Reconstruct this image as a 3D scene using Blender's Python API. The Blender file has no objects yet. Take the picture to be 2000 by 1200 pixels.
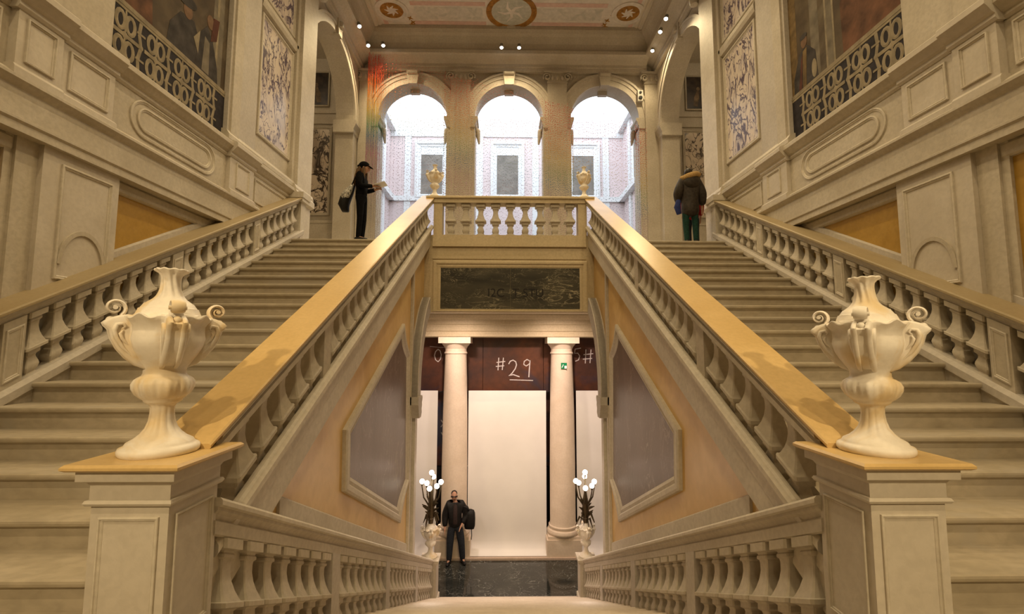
import bpy, bmesh, math, random
from mathutils import Vector, Matrix
random.seed(7)
PI = math.pi
sin, cos = math.sin, math.cos
SC = bpy.context.scene
COL = SC.collection
ZOFF = 5.86            # everything below is laid out from eye level; the hall floor ends up at z = 0

# ------------------------------------------------------------------ camera
F_PX = 890.0; PITCH = .0881; YAW = .0155; ROLL = .002
cam_d = bpy.data.cameras.new('camera'); cam = bpy.data.objects.new('camera', cam_d); COL.objects.link(cam)
cam_d.sensor_width = 36.0; cam_d.lens = F_PX / 2000 * 36.0; cam_d.clip_start = .05; cam_d.clip_end = 300
f0 = Vector((sin(YAW), cos(YAW), 0)); rt = Vector((cos(YAW), -sin(YAW), 0)); up0 = Vector((0, 0, 1))
fw = cos(PITCH) * f0 + sin(PITCH) * up0; upv = -sin(PITCH) * f0 + cos(PITCH) * up0
r2 = cos(ROLL) * rt + sin(ROLL) * upv; u2 = -sin(ROLL) * rt + cos(ROLL) * upv
cam.matrix_world = Matrix(((r2.x, u2.x, -fw.x, -.098), (r2.y, u2.y, -fw.y, 0), (r2.z, u2.z, -fw.z, 0), (0, 0, 0, 1)))
SC.camera = cam

# ------------------------------------------------------------------ sky, exposure
W = bpy.data.worlds.new('sky'); SC.world = W; W.use_nodes = True
bgn = W.node_tree.nodes['Background']
bgn.inputs[0].default_value = (.80, .90, 1.0, 1); bgn.inputs[1].default_value = 3.3
SC.view_settings.view_transform = 'Standard'; SC.view_settings.look = 'None'
SC.view_settings.gamma = 1.0; SC.view_settings.use_curve_mapping = False
SC.view_settings.exposure = 0.0
WARM = (1.0, .77, .43)
HALLC = (1.0, .775, .635)
SC.cycles.max_bounces = 6; SC.cycles.diffuse_bounces = 3; SC.cycles.glossy_bounces = 2; SC.cycles.caustics_reflective = False; SC.cycles.caustics_refractive = False

# ------------------------------------------------------------------ materials
MATS = {}
def rgba(c): return (c[0], c[1], c[2], 1)
def principled(name, rough=.6, spec=.4):
    m = bpy.data.materials.new(name); m.use_nodes = True
    b = m.node_tree.nodes['Principled BSDF']; b.inputs['Roughness'].default_value = rough
    b.inputs['Specular IOR Level'].default_value = spec
    MATS[name] = m
    return m, m.node_tree.nodes, m.node_tree.links, b
def noise(N, L, vec, scale, detail=4, dist=0.0):
    n = N.new('ShaderNodeTexNoise'); n.inputs['Scale'].default_value = scale
    n.inputs['Detail'].default_value = detail; n.inputs['Distortion'].default_value = dist
    L.new(vec, n.inputs['Vector']); return n.outputs['Fac']
def ramp(N, L, fac, stops):
    r = N.new('ShaderNodeValToRGB'); el = r.color_ramp.elements
    while len(el) < len(stops): el.new(.5)
    for e, (p, c) in zip(el, stops): e.position = p; e.color = rgba(c)
    L.new(fac, r.inputs[0]); return r.outputs[0]
def mixc(N, L, fac, a, b, mode='MIX'):
    m = N.new('ShaderNodeMix'); m.data_type = 'RGBA'; m.blend_type = mode
    if isinstance(fac, float): m.inputs[0].default_value = fac
    else: L.new(fac, m.inputs[0])
    for i, c in ((6, a), (7, b)):
        if isinstance(c, tuple): m.inputs[i].default_value = rgba(c)
        else: L.new(c, m.inputs[i])
    return m.outputs[2]
def position(N, L, sc=(1, 1, 1)):
    g = N.new('ShaderNodeNewGeometry'); mp = N.new('ShaderNodeMapping'); mp.inputs['Scale'].default_value = sc
    L.new(g.outputs['Position'], mp.inputs[0]); return mp.outputs[0]
def bump(N, L, b, h, strength=.15, dist=.01):
    k = N.new('ShaderNodeBump'); k.inputs['Strength'].default_value = strength; k.inputs['Distance'].default_value = dist
    L.new(h, k.inputs['Height']); L.new(k.outputs[0], b.inputs['Normal'])
def stone(name, c1, c2, c3=None, rough=.6, spec=.35, sc=1.6, fine=22, bmp=.25, amt=.35, stretch=(1, 1, 1)):
    m, N, L, b = principled(name, rough, spec)
    v = position(N, L, stretch)
    big = noise(N, L, v, sc, 3, .6)
    col = ramp(N, L, big, [(.3, c1), (.7, c2)])
    fn = noise(N, L, v, fine, 3, .3)
    dark = tuple(x * .72 for x in c1)
    sp = ramp(N, L, fn, [(.34, (0, 0, 0)), (.62, (1, 1, 1))])
    col = mixc(N, L, sp, mixc(N, L, amt, col, dark), col)
    if c3:
        st = noise(N, L, v, sc * .55, 4, 1.2)
        k = ramp(N, L, st, [(.52, (0, 0, 0)), (.68, (1, 1, 1))])
        col = mixc(N, L, k, col, c3)
    L.new(col, b.inputs['Base Color'])
    if bmp: bump(N, L, b, fn, bmp, .006)
    return m
def marble(name, base, base2, vein, rough=.2, spec=.5, sc=1.5, vsc=2.2, width=.035, dist=1.5, stretch=(1, 1, 1), soft=0.0, wet=None):
    m, N, L, b = principled(name, rough, spec)
    v = position(N, L, stretch)
    col = ramp(N, L, noise(N, L, v, sc, 6, .8), [(.3, base), (.7, base2)])
    for k, (s2, w2) in enumerate(((vsc, width), (vsc * 2.6, width * .6))):
        n = noise(N, L, v, s2, 5, dist)
        a = N.new('ShaderNodeMath'); a.operation = 'SUBTRACT'; a.inputs[1].default_value = .5; L.new(n, a.inputs[0])
        ab = N.new('ShaderNodeMath'); ab.operation = 'ABSOLUTE'; L.new(a.outputs[0], ab.inputs[0])
        f = ramp(N, L, ab.outputs[0], [(0, (1, 1, 1)), (w2, (0, 0, 0))])
        g = noise(N, L, v, s2 * .7, 2)
        f2 = ramp(N, L, g, [(.42, (0, 0, 0)), (.65, (1, 1, 1))])
        mm = mixc(N, L, 1.0, f, f2, 'MULTIPLY')
        col = mixc(N, L, mm, col, vein)
    L.new(col, b.inputs['Base Color'])
    return m
def emit(name, col, s):
    m = bpy.data.materials.new(name); m.use_nodes = True; N = m.node_tree.nodes; L = m.node_tree.links
    N.remove(N['Principled BSDF']); e = N.new('ShaderNodeEmission'); e.inputs[0].default_value = rgba(col); e.inputs[1].default_value = s
    L.new(e.outputs[0], N['Material Output'].inputs[0]); MATS[name] = m; return m
def plain(name, col, rough=.6, spec=.3, metal=0.0, var=.12, sc=30, bmp=0):
    m, N, L, b = principled(name, rough, spec); b.inputs['Metallic'].default_value = metal
    v = position(N, L); n = noise(N, L, v, sc, 4)
    L.new(ramp(N, L, n, [(.3, tuple(c * (1 - var) for c in col)), (.7, tuple(min(1, c * (1 + var)) for c in col))]), b.inputs['Base Color'])
    if bmp: bump(N, L, b, n, bmp, .01)
    return m

stone('stone', (.50, .44, .35), (.60, .54, .45), rough=.62)
stone('stone_pale', (.58, .52, .43), (.67, .61, .52), rough=.55, sc=2.2)
stone('stone_pier', (.55, .49, .41), (.64, .58, .50), rough=.55, sc=2.0, amt=.22)
stone('stone_grey', (.50, .45, .39), (.58, .53, .47), rough=.6)
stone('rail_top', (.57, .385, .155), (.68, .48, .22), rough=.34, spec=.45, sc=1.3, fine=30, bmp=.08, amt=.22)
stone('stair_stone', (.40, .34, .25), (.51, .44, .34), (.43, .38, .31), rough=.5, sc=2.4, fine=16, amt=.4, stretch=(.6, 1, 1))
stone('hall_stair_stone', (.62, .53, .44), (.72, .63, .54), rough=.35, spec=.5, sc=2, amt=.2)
stone('urn_stone', (.82, .75, .66), (.89, .83, .75), (.76, .60, .37), rough=.5, sc=6, fine=40, bmp=.12, amt=.15)
stone('yellow_stucco', (.40, .23, .035), (.50, .30, .06), rough=.5, sc=2.6, fine=24, amt=.25, bmp=.05)
stone('ochre_plaster', (.68, .44, .165), (.76, .53, .235), (.58, .36, .12), rough=.36, spec=.35, sc=1.5, fine=9, bmp=.02, amt=.2)
stone('column_stone', (.68, .555, .43), (.76, .635, .51), rough=.5, sc=2.2, amt=.2)
stone('pink_floor', (.50, .38, .29), (.58, .45, .36), rough=.4, sc=3)
marble('grey_marble', (.125, .085, .065), (.18, .125, .10), (.34, .26, .20), rough=.33, spec=.25, vsc=2.4, width=.02, dist=2.2, stretch=(1, 1, .35))
marble('dark_floor_marble', (.012, .014, .013), (.035, .036, .032), (.30, .30, .27), rough=.08, spec=.6, vsc=2.0, width=.012, dist=2.5)
marble('plaque_marble', (.025, .023, .017), (.085, .075, .052), (.45, .40, .27), rough=.42, spec=.3, vsc=1.6, width=.022, dist=3.0, stretch=(.6, 1, 1.6))
def breccia(name, pale, mid, dark, vs, stretch):
    m, N, L, b = principled(name, .22, .5)
    v = position(N, L, stretch)
    col = ramp(N, L, noise(N, L, v, vs * .9, 6, 1.2), [(.30, mid), (.46, pale), (.62, pale), (.74, mid)])
    for sc_, w_, ds in ((vs, .042, 2.4), (vs * 2.4, .03, 1.6)):
        n = noise(N, L, v, sc_, 6, ds)
        a = N.new('ShaderNodeMath'); a.operation = 'SUBTRACT'; a.inputs[1].default_value = .5; L.new(n, a.inputs[0])
        ab = N.new('ShaderNodeMath'); ab.operation = 'ABSOLUTE'; L.new(a.outputs[0], ab.inputs[0])
        f = ramp(N, L, ab.outputs[0], [(w_ * .35, (1, 1, 1)), (w_, (0, 0, 0))])
        g = ramp(N, L, noise(N, L, v, sc_ * .6, 3, .5), [(.39, (0, 0, 0)), (.47, (1, 1, 1))])
        col = mixc(N, L, mixc(N, L, 1.0, f, g, 'MULTIPLY'), col, dark)
    L.new(col, b.inputs['Base Color']); return m
breccia('breccia', (.72, .63, .56), (.44, .39, .44), (.10, .075, .12), 1.7, (1, 1, .5))
breccia('breccia_brown', (.66, .56, .46), (.40, .32, .25), (.05, .035, .03), 1.2, (1, 1, .55))
stone('brown_board', (.055, .032, .030), (.14, .052, .028), (.040, .038, .062), rough=.22, spec=.6, sc=1.1, fine=6, bmp=.01, amt=.3)  # the bluish patches paint a cool reflection into the brown
plain('hanging_paper', (.82, .79, .76), .7, .2, var=.03, sc=1.5)
plain('chalk', (.62, .56, .55), .9, .1)
plain('black_void', (.012, .010, .010), .5)
plain('white_paint', (.80, .80, .80), .6, var=.03)
plain('pink_render', (.74, .62, .61), .8, var=.05, sc=3)
plain('window_shade', (.22, .19, .16), .5, var=.3, sc=2)
plain('courtyard_paving', (.5, .5, .5), .8)
stone('stone_warm', (.52, .42, .26), (.60, .49, .32), rough=.6)
stone('rail_top_shaded', (.36, .28, .16), (.43, .34, .21), rough=.5, sc=1.3, fine=30, bmp=.08, amt=.22)  # rail_top stone browned to stand for the weaker light by the walls
stone('ceiling_plaster', (.66, .58, .47), (.72, .64, .53), rough=.8, sc=2, amt=.15, bmp=.05)
stone('ceiling_pale', (.74, .67, .60), (.82, .75, .68), (.64, .59, .53), rough=.8, sc=3, fine=8, amt=.3, bmp=.03)
stone('ceiling_pink', (.70, .46, .40), (.76, .56, .50), rough=.8, sc=4, fine=9, amt=.3, bmp=.03)
stone('ceiling_scroll', (.66, .62, .55), (.78, .72, .65), (.55, .53, .47), rough=.8, sc=5, fine=7, amt=.4, bmp=0)
plain('ceiling_gold', (.36, .17, .035), .7, var=.35, sc=9)
stone('ceiling_green', (.50, .50, .42), (.66, .63, .56), rough=.8, sc=5, fine=12, amt=.4, bmp=0)
stone('fresco_ground', (.055, .036, .022), (.13, .095, .055), (.17, .14, .095), rough=.75, sc=1.2, fine=5, amt=.5, bmp=0)
plain('fresco_grey', (.17, .145, .11), .8, var=.3, sc=5)
plain('fresco_dark', (.045, .038, .036), .8, var=.5, sc=6)
plain('fresco_brown', (.12, .055, .03), .8, var=.5, sc=5)
plain('fresco_red', (.085, .028, .018), .8, var=.3, sc=6)
plain('fresco_flesh', (.17, .10, .06), .8, var=.2, sc=9)
plain('fresco_white', (.27, .225, .155), .8, var=.25, sc=8)
plain('fresco_ochre', (.16, .105, .045), .8, var=.4, sc=7)
plain('fresco_void', (.022, .018, .022), .8, var=.5, sc=9)
plain('painting_dark', (.035, .022, .014), .35, var=.8, sc=5)
plain('painting_tone', (.15, .10, .055), .5, var=.6, sc=6)
plain('bronze', (.10, .075, .045), .4, .5, .8)
plain('lamp_metal', (.25, .24, .22), .4, .5, .6)
emit('lamp_glow', (1.0, .93, .82), 14)
emit('globe_glow', (1.0, .86, .66), 16)
plain('sign_green', (.0, .20, .07), .5, var=.05)
plain('sign_white', (.80, .82, .78), .5, var=.03)
plain('box_white', (.72, .70, .66), .5, var=.03)
plain('black_plastic', (.02, .02, .02), .4)
plain('skin', (.42, .23, .15), .5, var=.08)
plain('black_cloth', (.005, .005, .006), .9, .08, var=.4, sc=25, bmp=.3)
plain('black_leather', (.010, .009, .009), .55, .25, var=.4, sc=20, bmp=.3)
plain('brown_parka', (.030, .022, .016), .6, .3, var=.5, sc=18, bmp=.4)
plain('dark_shirt', (.035, .022, .020), .8, .2, var=.3)
plain('jeans', (.022, .026, .034), .8, .2, var=.35, sc=40)
plain('green_cloth', (.012, .045, .034), .8, .2, var=.3, sc=30)
plain('red_cloth', (.28, .015, .015), .8, .2, var=.2)
plain('blue_cloth', (.02, .03, .12), .8, .2, var=.2)
plain('hair_dark', (.018, .012, .009), .5, .3, var=.5, sc=60)
plain('hair_brown', (.10, .055, .022), .5, .3, var=.5, sc=60)
plain('fur', (.46, .30, .13), .9, .1, var=.45, sc=70, bmp=1.0)
plain('paper', (.80, .78, .76), .7, var=.02)
plain('bag_print', (.40, .38, .34), .7, var=.95, sc=28)

# beads: the colour runs along the strings
bm_, N, L, b = principled('bead_colours', .35, .5)
v = position(N, L); sx_ = N.new('ShaderNodeSeparateXYZ'); L.new(v, sx_.inputs[0])
k1 = N.new('ShaderNodeMath'); k1.operation = 'MULTIPLY_ADD'; k1.inputs[1].default_value = .27; L.new(sx_.outputs['X'], k1.inputs[0]); L.new(sx_.outputs['Z'], k1.inputs[2])
k2 = N.new('ShaderNodeMapRange'); k2.inputs['From Min'].default_value = 8.60 + ZOFF; k2.inputs['From Max'].default_value = 8.60 + ZOFF - 5.2
L.new(k1.outputs[0], k2.inputs['Value'])
bead_col = ramp(N, L, k2.outputs[0], [(0, (.62, .03, .03)), (.14, (.70, .08, .03)), (.26, (.75, .26, .03)), (.38, (.72, .50, .06)), (.47, (.18, .36, .16)), (.55, (.10, .24, .40)), (.66, (.50, .24, .32)), (1, (.42, .36, .30))])
pale = mixc(N, L, .40, bead_col, (.40, .33, .25))
k3 = N.new('ShaderNodeMapRange'); k3.inputs['From Min'].default_value = -4.35; k3.inputs['From Max'].default_value = -3.4; L.new(sx_.outputs['X'], k3.inputs['Value'])
L.new(mixc(N, L, k3.outputs[0], bead_col, pale), b.inputs['Base Color'])

# ------------------------------------------------------------------ mesh helpers
class MB:
    def __init__(s): s.v = []; s.f = []
    def add(s, vs, fs):
        o = len(s.v); s.v.extend([tuple(p) for p in vs]); s.f.extend([tuple(i + o for i in q) for q in fs]); return s
    def box(s, x0, x1, y0, y1, z0, z1):
        return s.add([(x, y, z) for z in (z0, z1) for y in (y0, y1) for x in (x0, x1)],
                     [(0, 2, 3, 1), (4, 5, 7, 6), (0, 1, 5, 4), (2, 6, 7, 3), (0, 4, 6, 2), (1, 3, 7, 5)])
    def prism(s, poly, axis, a, b, sh=0.0):
        """2D outline swept along an axis; sh shears z along y for axis 'y'."""
        n = len(poly)
        def P(p, t):
            if axis == 'x': return (t, p[0], p[1])
            if axis == 'y': return (p[0], t, p[1] + sh * t)
            return (p[0], p[1], t)
        vs = [P(p, a) for p in poly] + [P(p, b) for p in poly]
        fs = [tuple(range(n)), tuple(range(2 * n - 1, n - 1, -1))] + [(i, (i + 1) % n, n + (i + 1) % n, n + i) for i in range(n)]
        return s.add(vs, fs)
    def rings(s, rs, close=True, caps=True):
        """list of rings (equal length lists of points) joined by quads"""
        n = len(rs[0]); vs = [p for r in rs for p in r]; fs = []
        for k in range(len(rs) - 1):
            for i in range(n if close else n - 1):
                j = (i + 1) % n; fs.append((k * n + i, k * n + j, (k + 1) * n + j, (k + 1) * n + i))
        if caps: fs.append(tuple(range(n - 1, -1, -1))); fs.append(tuple(range((len(rs) - 1) * n, len(rs) * n)))
        return s.add(vs, fs)
    def lathe(s, prof, c=(0, 0, 0), n=24, fn=None, caps=True):
        rs = []
        for r, z in prof:
            ring = []
            for i in range(n):
                t = 2 * PI * i / n; rr, zz = (r, z) if fn is None else fn(r, z, t)
                ring.append((c[0] + rr * cos(t), c[1] + rr * sin(t), c[2] + zz))
            rs.append(ring)
        return s.rings(rs, True, caps)
    def square(s, prof, c=(0, 0, 0), sh=0.0, ch=0.0, ry=1.0):
        rs = []
        for w, z in prof:
            if ch: q = [(w, -w * (1 - ch)), (w, w * (1 - ch)), (w * (1 - ch), w), (-w * (1 - ch), w), (-w, w * (1 - ch)), (-w, -w * (1 - ch)), (-w * (1 - ch), -w), (w * (1 - ch), -w)]
            else: q = [(w, -w), (w, w), (-w, w), (-w, -w)]
            rs.append([(c[0] + x, c[1] + y * ry, c[2] + z + sh * y * ry) for x, y in q])
        return s.rings(rs)
    def tube(s, path, rad, n=8, flat=None):
        path = [Vector(p) for p in path]; m = len(path)
        if not isinstance(rad, (list, tuple)): rad = [rad] * m
        rs = []; prev = None
        for i, p in enumerate(path):
            t = (path[min(i + 1, m - 1)] - path[max(i - 1, 0)]); t = t.normalized() if t.length > 1e-9 else Vector((0, 0, 1))
            if flat is not None: b = Vector(flat).normalized(); nn = t.cross(b); nn = nn.normalized() if nn.length > 1e-6 else Vector((1, 0, 0))
            else:
                if prev is None: prev = Vector((0, 0, 1)) if abs(t.z) < .9 else Vector((1, 0, 0))
                b = prev - t * prev.dot(t); b = b.normalized() if b.length > 1e-6 else t.orthogonal().normalized(); prev = b; nn = t.cross(b)
            ra, rb = rad[i] if isinstance(rad[i], tuple) else (rad[i], rad[i])
            rs.append([p + nn * (ra * cos(2 * PI * k / n)) + b * (rb * sin(2 * PI * k / n)) for k in range(n)])
        return s.rings(rs)
    def ball(s, c, r, n=12, m=8):
        if not isinstance(r, (tuple, list)): r = (r, r, r)
        rs = []
        for k in range(m + 1):
            a = -PI / 2 + PI * (k + .001 if k == 0 else k - .001 if k == m else k) / m
            rs.append([(c[0] + r[0] * cos(a) * cos(2 * PI * i / n), c[1] + r[1] * cos(a) * sin(2 * PI * i / n), c[2] + r[2] * sin(a)) for i in range(n)])
        return s.rings(rs)
    def frame(s, outer, inner, axis, a, b, c=None):
        """moulded frame between two outlines of equal length in a plane across an axis: depth a at the outline, b on the ridge"""
        n = len(outer); mid = [((o[0] + i[0]) / 2, (o[1] + i[1]) / 2) for o, i in zip(outer, inner)]
        P = (lambda p, t: (t, p[0], p[1])) if axis == 'x' else (lambda p, t: (p[0], t, p[1])) if axis == 'y' else (lambda p, t: (p[0], p[1], t))
        q = lambda f: [((o[0] * (1 - f) + i[0] * f), (o[1] * (1 - f) + i[1] * f)) for o, i in zip(outer, inner)]
        d = b - a
        rs = [[P(p, a) for p in q(0)], [P(p, a + d * .8) for p in q(0)], [P(p, b) for p in q(.15)], [P(p, b) for p in q(.4)], [P(p, a + d * .45) for p in q(.55)],
              [P(p, a + d * .62) for p in q(.75)], [P(p, a + d * .2) for p in q(1)], [P(p, a) for p in q(1)]]
        return s.rings(rs, True, False)
    def build(s, name, mat, parent=None, sx=1, smooth=0, loc=None):
        me = bpy.data.meshes.new(name)
        o0 = Vector(loc) if loc is not None else (Vector(parent.location) if parent is not None else Vector((0, 0, 0)))
        base = Vector(WORLD.get(parent.name, (0, 0, 0))) if parent is not None else o0
        org = base if parent is not None else o0
        me.from_pydata([(p[0] * sx - org.x, p[1] - org.y, p[2] - org.z) for p in s.v], [], s.f)
        bm = bmesh.new(); bm.from_mesh(me); bmesh.ops.recalc_face_normals(bm, faces=bm.faces); bm.to_mesh(me); bm.free()
        me.materials.append(MATS[mat])
        if smooth:
            me.shade_smooth(); me.set_sharp_from_angle(angle=math.radians(smooth))
        ob = bpy.data.objects.new(name, me); COL.objects.link(ob)
        if parent is not None: ob.parent = parent
        else: ob.location = o0
        WORLD[ob.name] = tuple(org)
        return ob
WORLD = {}
def mesh_of(mb, name, mat, smooth=0):
    o = mb.build(name, mat, None, 1, smooth); me = o.data; bpy.data.objects.remove(o); return me
def link(name, me, parent, loc, scale=None, rotz=0):
    o = bpy.data.objects.new(name, me); COL.objects.link(o); o.parent = parent
    b = Vector(WORLD.get(parent.name, (0, 0, 0))) if parent is not None else Vector((0, 0, 0))
    o.location = Vector(loc) - b
    if scale: o.scale = scale
    if rotz: o.rotation_euler = (0, 0, rotz)
    WORLD[o.name] = tuple(loc)
    return o
def tag(o, label=None, cat=None, group=None, kind=None):
    if label: o['label'] = label
    if cat: o['category'] = cat
    if group: o['group'] = group
    if kind: o['kind'] = kind
    return o
def thing(name, label, cat, loc, group=None, kind=None):
    o = bpy.data.objects.new(name, None); COL.objects.link(o); o.location = loc; o.empty_display_size = .1
    WORLD[o.name] = tuple(loc)
    return tag(o, label, cat, group, kind)
def arc(cx, cz, r, a0, a1, n, rz=None):
    return [(cx + r * cos(a0 + (a1 - a0) * i / n), cz + (rz or r) * sin(a0 + (a1 - a0) * i / n)) for i in range(n + 1)]
def rect(y0, y1, z0, z1): return [(y0, z0), (y1, z0), (y1, z1), (y0, z1)]
def inset(y0, y1, z0, z1, d): return rect(y0 + d, y1 - d, z0 + d, z1 - d)

# ------------------------------------------------------------------ levels
S = .5195; G = .3675; R = G * S
Z2, YL = 2.32, 9.7                      # upper landing and its edge
ZM = Z2 - 21 * R                        # mid landing
ZG = -5.86                             # hall floor
SD = .4865; GD = .389; RD = (ZM - ZG) / 22
YD = 2.75
XWELL, XWALL = 1.92, 5.14
YW = 15.0                               # window wall
ZC = 10.7                               # ceiling
def zr(y): return -1.885 + S * y        # top of the rising handrails
def zl(y): return .459 - SD * y         # top of the falling handrails
SIDE = {-1: 'left', 1: 'right'}

# ------------------------------------------------------------------ lamps (each light sits in its fitting)
def spotlight(label, loc, aim, power, group, size=1.9, blend=.6, col=WARM, glow='lamp_glow', rad=.09):
    t = thing('cornice_spotlight', label, 'spotlight', loc, group)
    d = (Vector(aim) - Vector(loc)).normalized(); p = Vector(loc)
    m = MB(); m.tube([p - d * .13, p - d * .125, p, p + d * .005], [.03, .055, .06, .062], 12); m.build('housing', 'lamp_metal', t, smooth=40)
    m = MB(); m.tube([p + d * .002, p + d * .02, p + d * .035], [.058, .05, .01], 12); m.build('lens', glow, t, smooth=60)
    ld = bpy.data.lights.new('spot_beam', 'SPOT'); ld.energy = power; ld.color = col; ld.spot_size = size; ld.spot_blend = blend; ld.shadow_soft_size = rad
    lo = bpy.data.objects.new('spot_beam', ld); COL.objects.link(lo); lo.parent = t
    lo.location = d * .06; lo.rotation_euler = d.to_track_quat('-Z', 'Y').to_euler()
    return t

# ================================================================== STRUCTURE
# floors
fl = thing('floor', 'pale stone floor of the landing between the flights', None, (0, 0, ZM), kind='structure')
m = MB(); m.box(-5.3, 5.3, -3.3, 2.395, ZM - .2, ZM); m.box(-1.75, 1.75, 2.395, YD + .0, ZM - .2, ZM); m.build('paving', 'stair_stone', fl)
fu = thing('floor_upper', 'stone floor of the upper landing', None, (0, YL, Z2), kind='structure')
m = MB(); m.prism([(-8.6, YL + G + .04), (-2.0, YL + G + .04), (-2.0, 10.4), (2.0, 10.4), (2.0, YL + G + .04), (8.6, YL + G + .04), (8.6, 15.7), (-8.6, 15.7)], 'z', Z2 - .2, Z2); m.build('paving', 'stone_pale', fu)
fh = thing('floor_hall', 'dark veined marble floor of the ground hall', None, (0, 11, ZG), kind='structure')
m = MB(); m.box(-4.0, 4.0, 2.5, 13.13, ZG - .1, ZG); m.build('marble_slab', 'dark_floor_marble', fh)
m = MB(); m.box(-4.0, 4.0, 13.13, 16.1, ZG - .1, ZG + .055); m.build('pink_sill', 'pink_floor', fh)
m = MB(); m.box(-1.86, 1.86, 10.93, 11.28, ZG - .05, ZG + .012); m.build('stair_foot_slab', 'hall_stair_stone', fh)
# the ground under the flights, and the back of the stair hall
m = MB(); m.box(-9, 9, -3.6, 16.4, ZG - .3, ZG - .11); m.build('floor_foundation', 'stone_grey')['kind'] = 'structure'
m = MB(); m.box(-5.5, 5.5, -3.6, -3.3, ZG - .2, ZC + .1); m.build('wall_back', 'stone')['kind'] = 'structure'

# ------------------------------------------------------------------ the two long side walls
def panel_frame(par, sg, y0, y1, z0, z1, x, w=.045, h=.022, mat='stone_pale', name='panel_moulding'):
    m = MB(); m.frame(rect(y0, y1, z0, z1), inset(y0, y1, z0, z1, w), 'x', x, x - h); return m.build(name, mat, par, sg)
def side_wall(sg):
    side = SIDE[sg]
    w = thing('wall_' + side, None, None, (sg * 5.1, 4, ZM), kind='structure')
    m = MB(); m.box(XWALL, 5.5, -3.3, 10.9, ZG - .2, 2.0); m.build('lower_wall', 'stone', w, sg)
    # yellow stucco fields and their stone surrounds
    for y0, y1 in ((5.70, 9.4), (-.2, 4.50)):
        m = MB(); m.box(5.105, XWALL, y0, y1, -1.0, 1.965); m.build('stucco_field', 'yellow_stucco', w, sg)
        m = MB(); m.frame(rect(y0 - .02, y1, -1.2, 2.0), inset(y0 - .02, y1, -1.2, 2.0, .04), 'x', 5.11, 5.085); m.build('field_moulding', 'stone_pale', w, sg)
    m = MB(); m.prism([(5.08, 1.965), (5.06, 1.985), (5.06, 2.10), (5.09, 2.14), (5.3, 2.14), (5.3, 1.965)], 'y', 5.70, 10.2); m.prism([(5.08, 1.965), (5.06, 1.985), (5.06, 2.10), (5.09, 2.14), (5.3, 2.14), (5.3, 1.965)], 'y', -3.3, 4.50)
    m.build('field_architrave', 'stone', w, sg)
    m = MB(); m.prism([(5.062, zr(0) - .1), (5.062, zr(0) + .075), (5.09, zr(0) + .095), (5.2, zr(0) + .095), (5.2, zr(0) - .1)], 'y', 2.2, 10.3, S); m.build('raked_skirting', 'stone_grey', w, sg)
    # broad lower pilaster with a round-headed panel
    for y0, y1 in ((4.74, 5.69), (-.6, .3)):
        m = MB(); m.box(4.985, 5.2, y0, y1, -1.3, 2.135); m.build('pilaster', 'stone_pier', w, sg)
        m = MB(); m.box(5.04, 5.2, y0 - .22, y0, -1.3, 2.135); m.box(5.07, 5.2, y0 - .3, y0 - .22, -1.3, 2.135); m.build('pilaster_return', 'stone', w, sg)
        panel_frame(w, sg, y0 + .2, y1 - .1, zr(y0) + .15, 2.0, 4.985)
        m = MB(); cy = (y0 + y1) / 2 + .05; rz = .30
        o = arc(cy, zr(cy) + .05, rz, 0, PI, 16, .42); i = arc(cy, zr(cy) + .05, rz - .045, 0, PI, 16, .37)
        m.prism(o + i[::-1], 'x', 4.967, 4.99); m.build('round_moulding', 'stone', w, sg)
    # frieze band with its shadowing soffit
    P = [(4.925, 2.13), (4.925, 2.215), (4.905, 2.235), (4.905, 2.26), (4.935, 2.275), (4.935, 2.56), (4.905, 2.585), (4.87, 2.625), (4.87, 2.655), (4.90, 2.675), (4.95, 2.715), (5.4, 2.715), (5.4, 2.13)]
    m = MB(); m.prism(P, 'y', -3.3, 10.25); m.build('frieze_band', 'stone', w, sg)
    # dado of the upper storey
    m = MB(); m.box(4.985, 5.5, -3.3, 10.25, 2.70, 3.36); m.build('dado', 'stone', w, sg)
    D = [(4.975, 3.33), (4.955, 3.36), (4.955, 3.40), (4.92, 3.42), (4.88, 3.47), (4.85, 3.50), (4.85, 3.565), (4.87, 3.585), (4.95, 3.615), (5.4, 3.615), (5.4, 3.33)]
    m = MB(); m.prism(D, 'y', -3.3, 10.25); m.build('dado_cornice', 'stone', w, sg)
    def forward(y0, y1, d):
        m = MB(); m.box(4.985 - d, 5.2, y0, y1, 2.70, 3.36); m.build('dado_pier', 'stone_pier', w, sg)
        m = MB(); m.prism([(x - d if x < 5.3 else x, z) for x, z in D], 'y', y0 - .03, y1 + .03); m.build('pier_cornice', 'stone_pier', w, sg)
        m = MB(); m.prism([(4.985, 2.655), (max(4.873, 4.94 - d), 2.655), (max(4.873, 4.94 - d), 2.73), (4.975 - d, 2.76), (4.985, 2.76)], 'y', y0 - .02, y1 + .02); m.build('pier_base', 'stone_pier', w, sg)
    forward(4.30, 4.76, .085); forward(4.79, 5.46, .045); forward(7.80, 8.55, .07)
    panel_frame(w, sg, 4.38, 4.68, 2.82, 3.28, 4.90, .03); panel_frame(w, sg, 7.98, 8.4, 2.82, 3.28, 4.915, .04)
    panel_frame(w, sg, 4.87, 5.38, 2.82, 3.27, 4.94); panel_frame(w, sg, 3.0, 4.22, 2.80, 3.27, 4.985); panel_frame(w, sg, 8.7, 9.9, 2.80, 3.27, 4.985)
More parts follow.
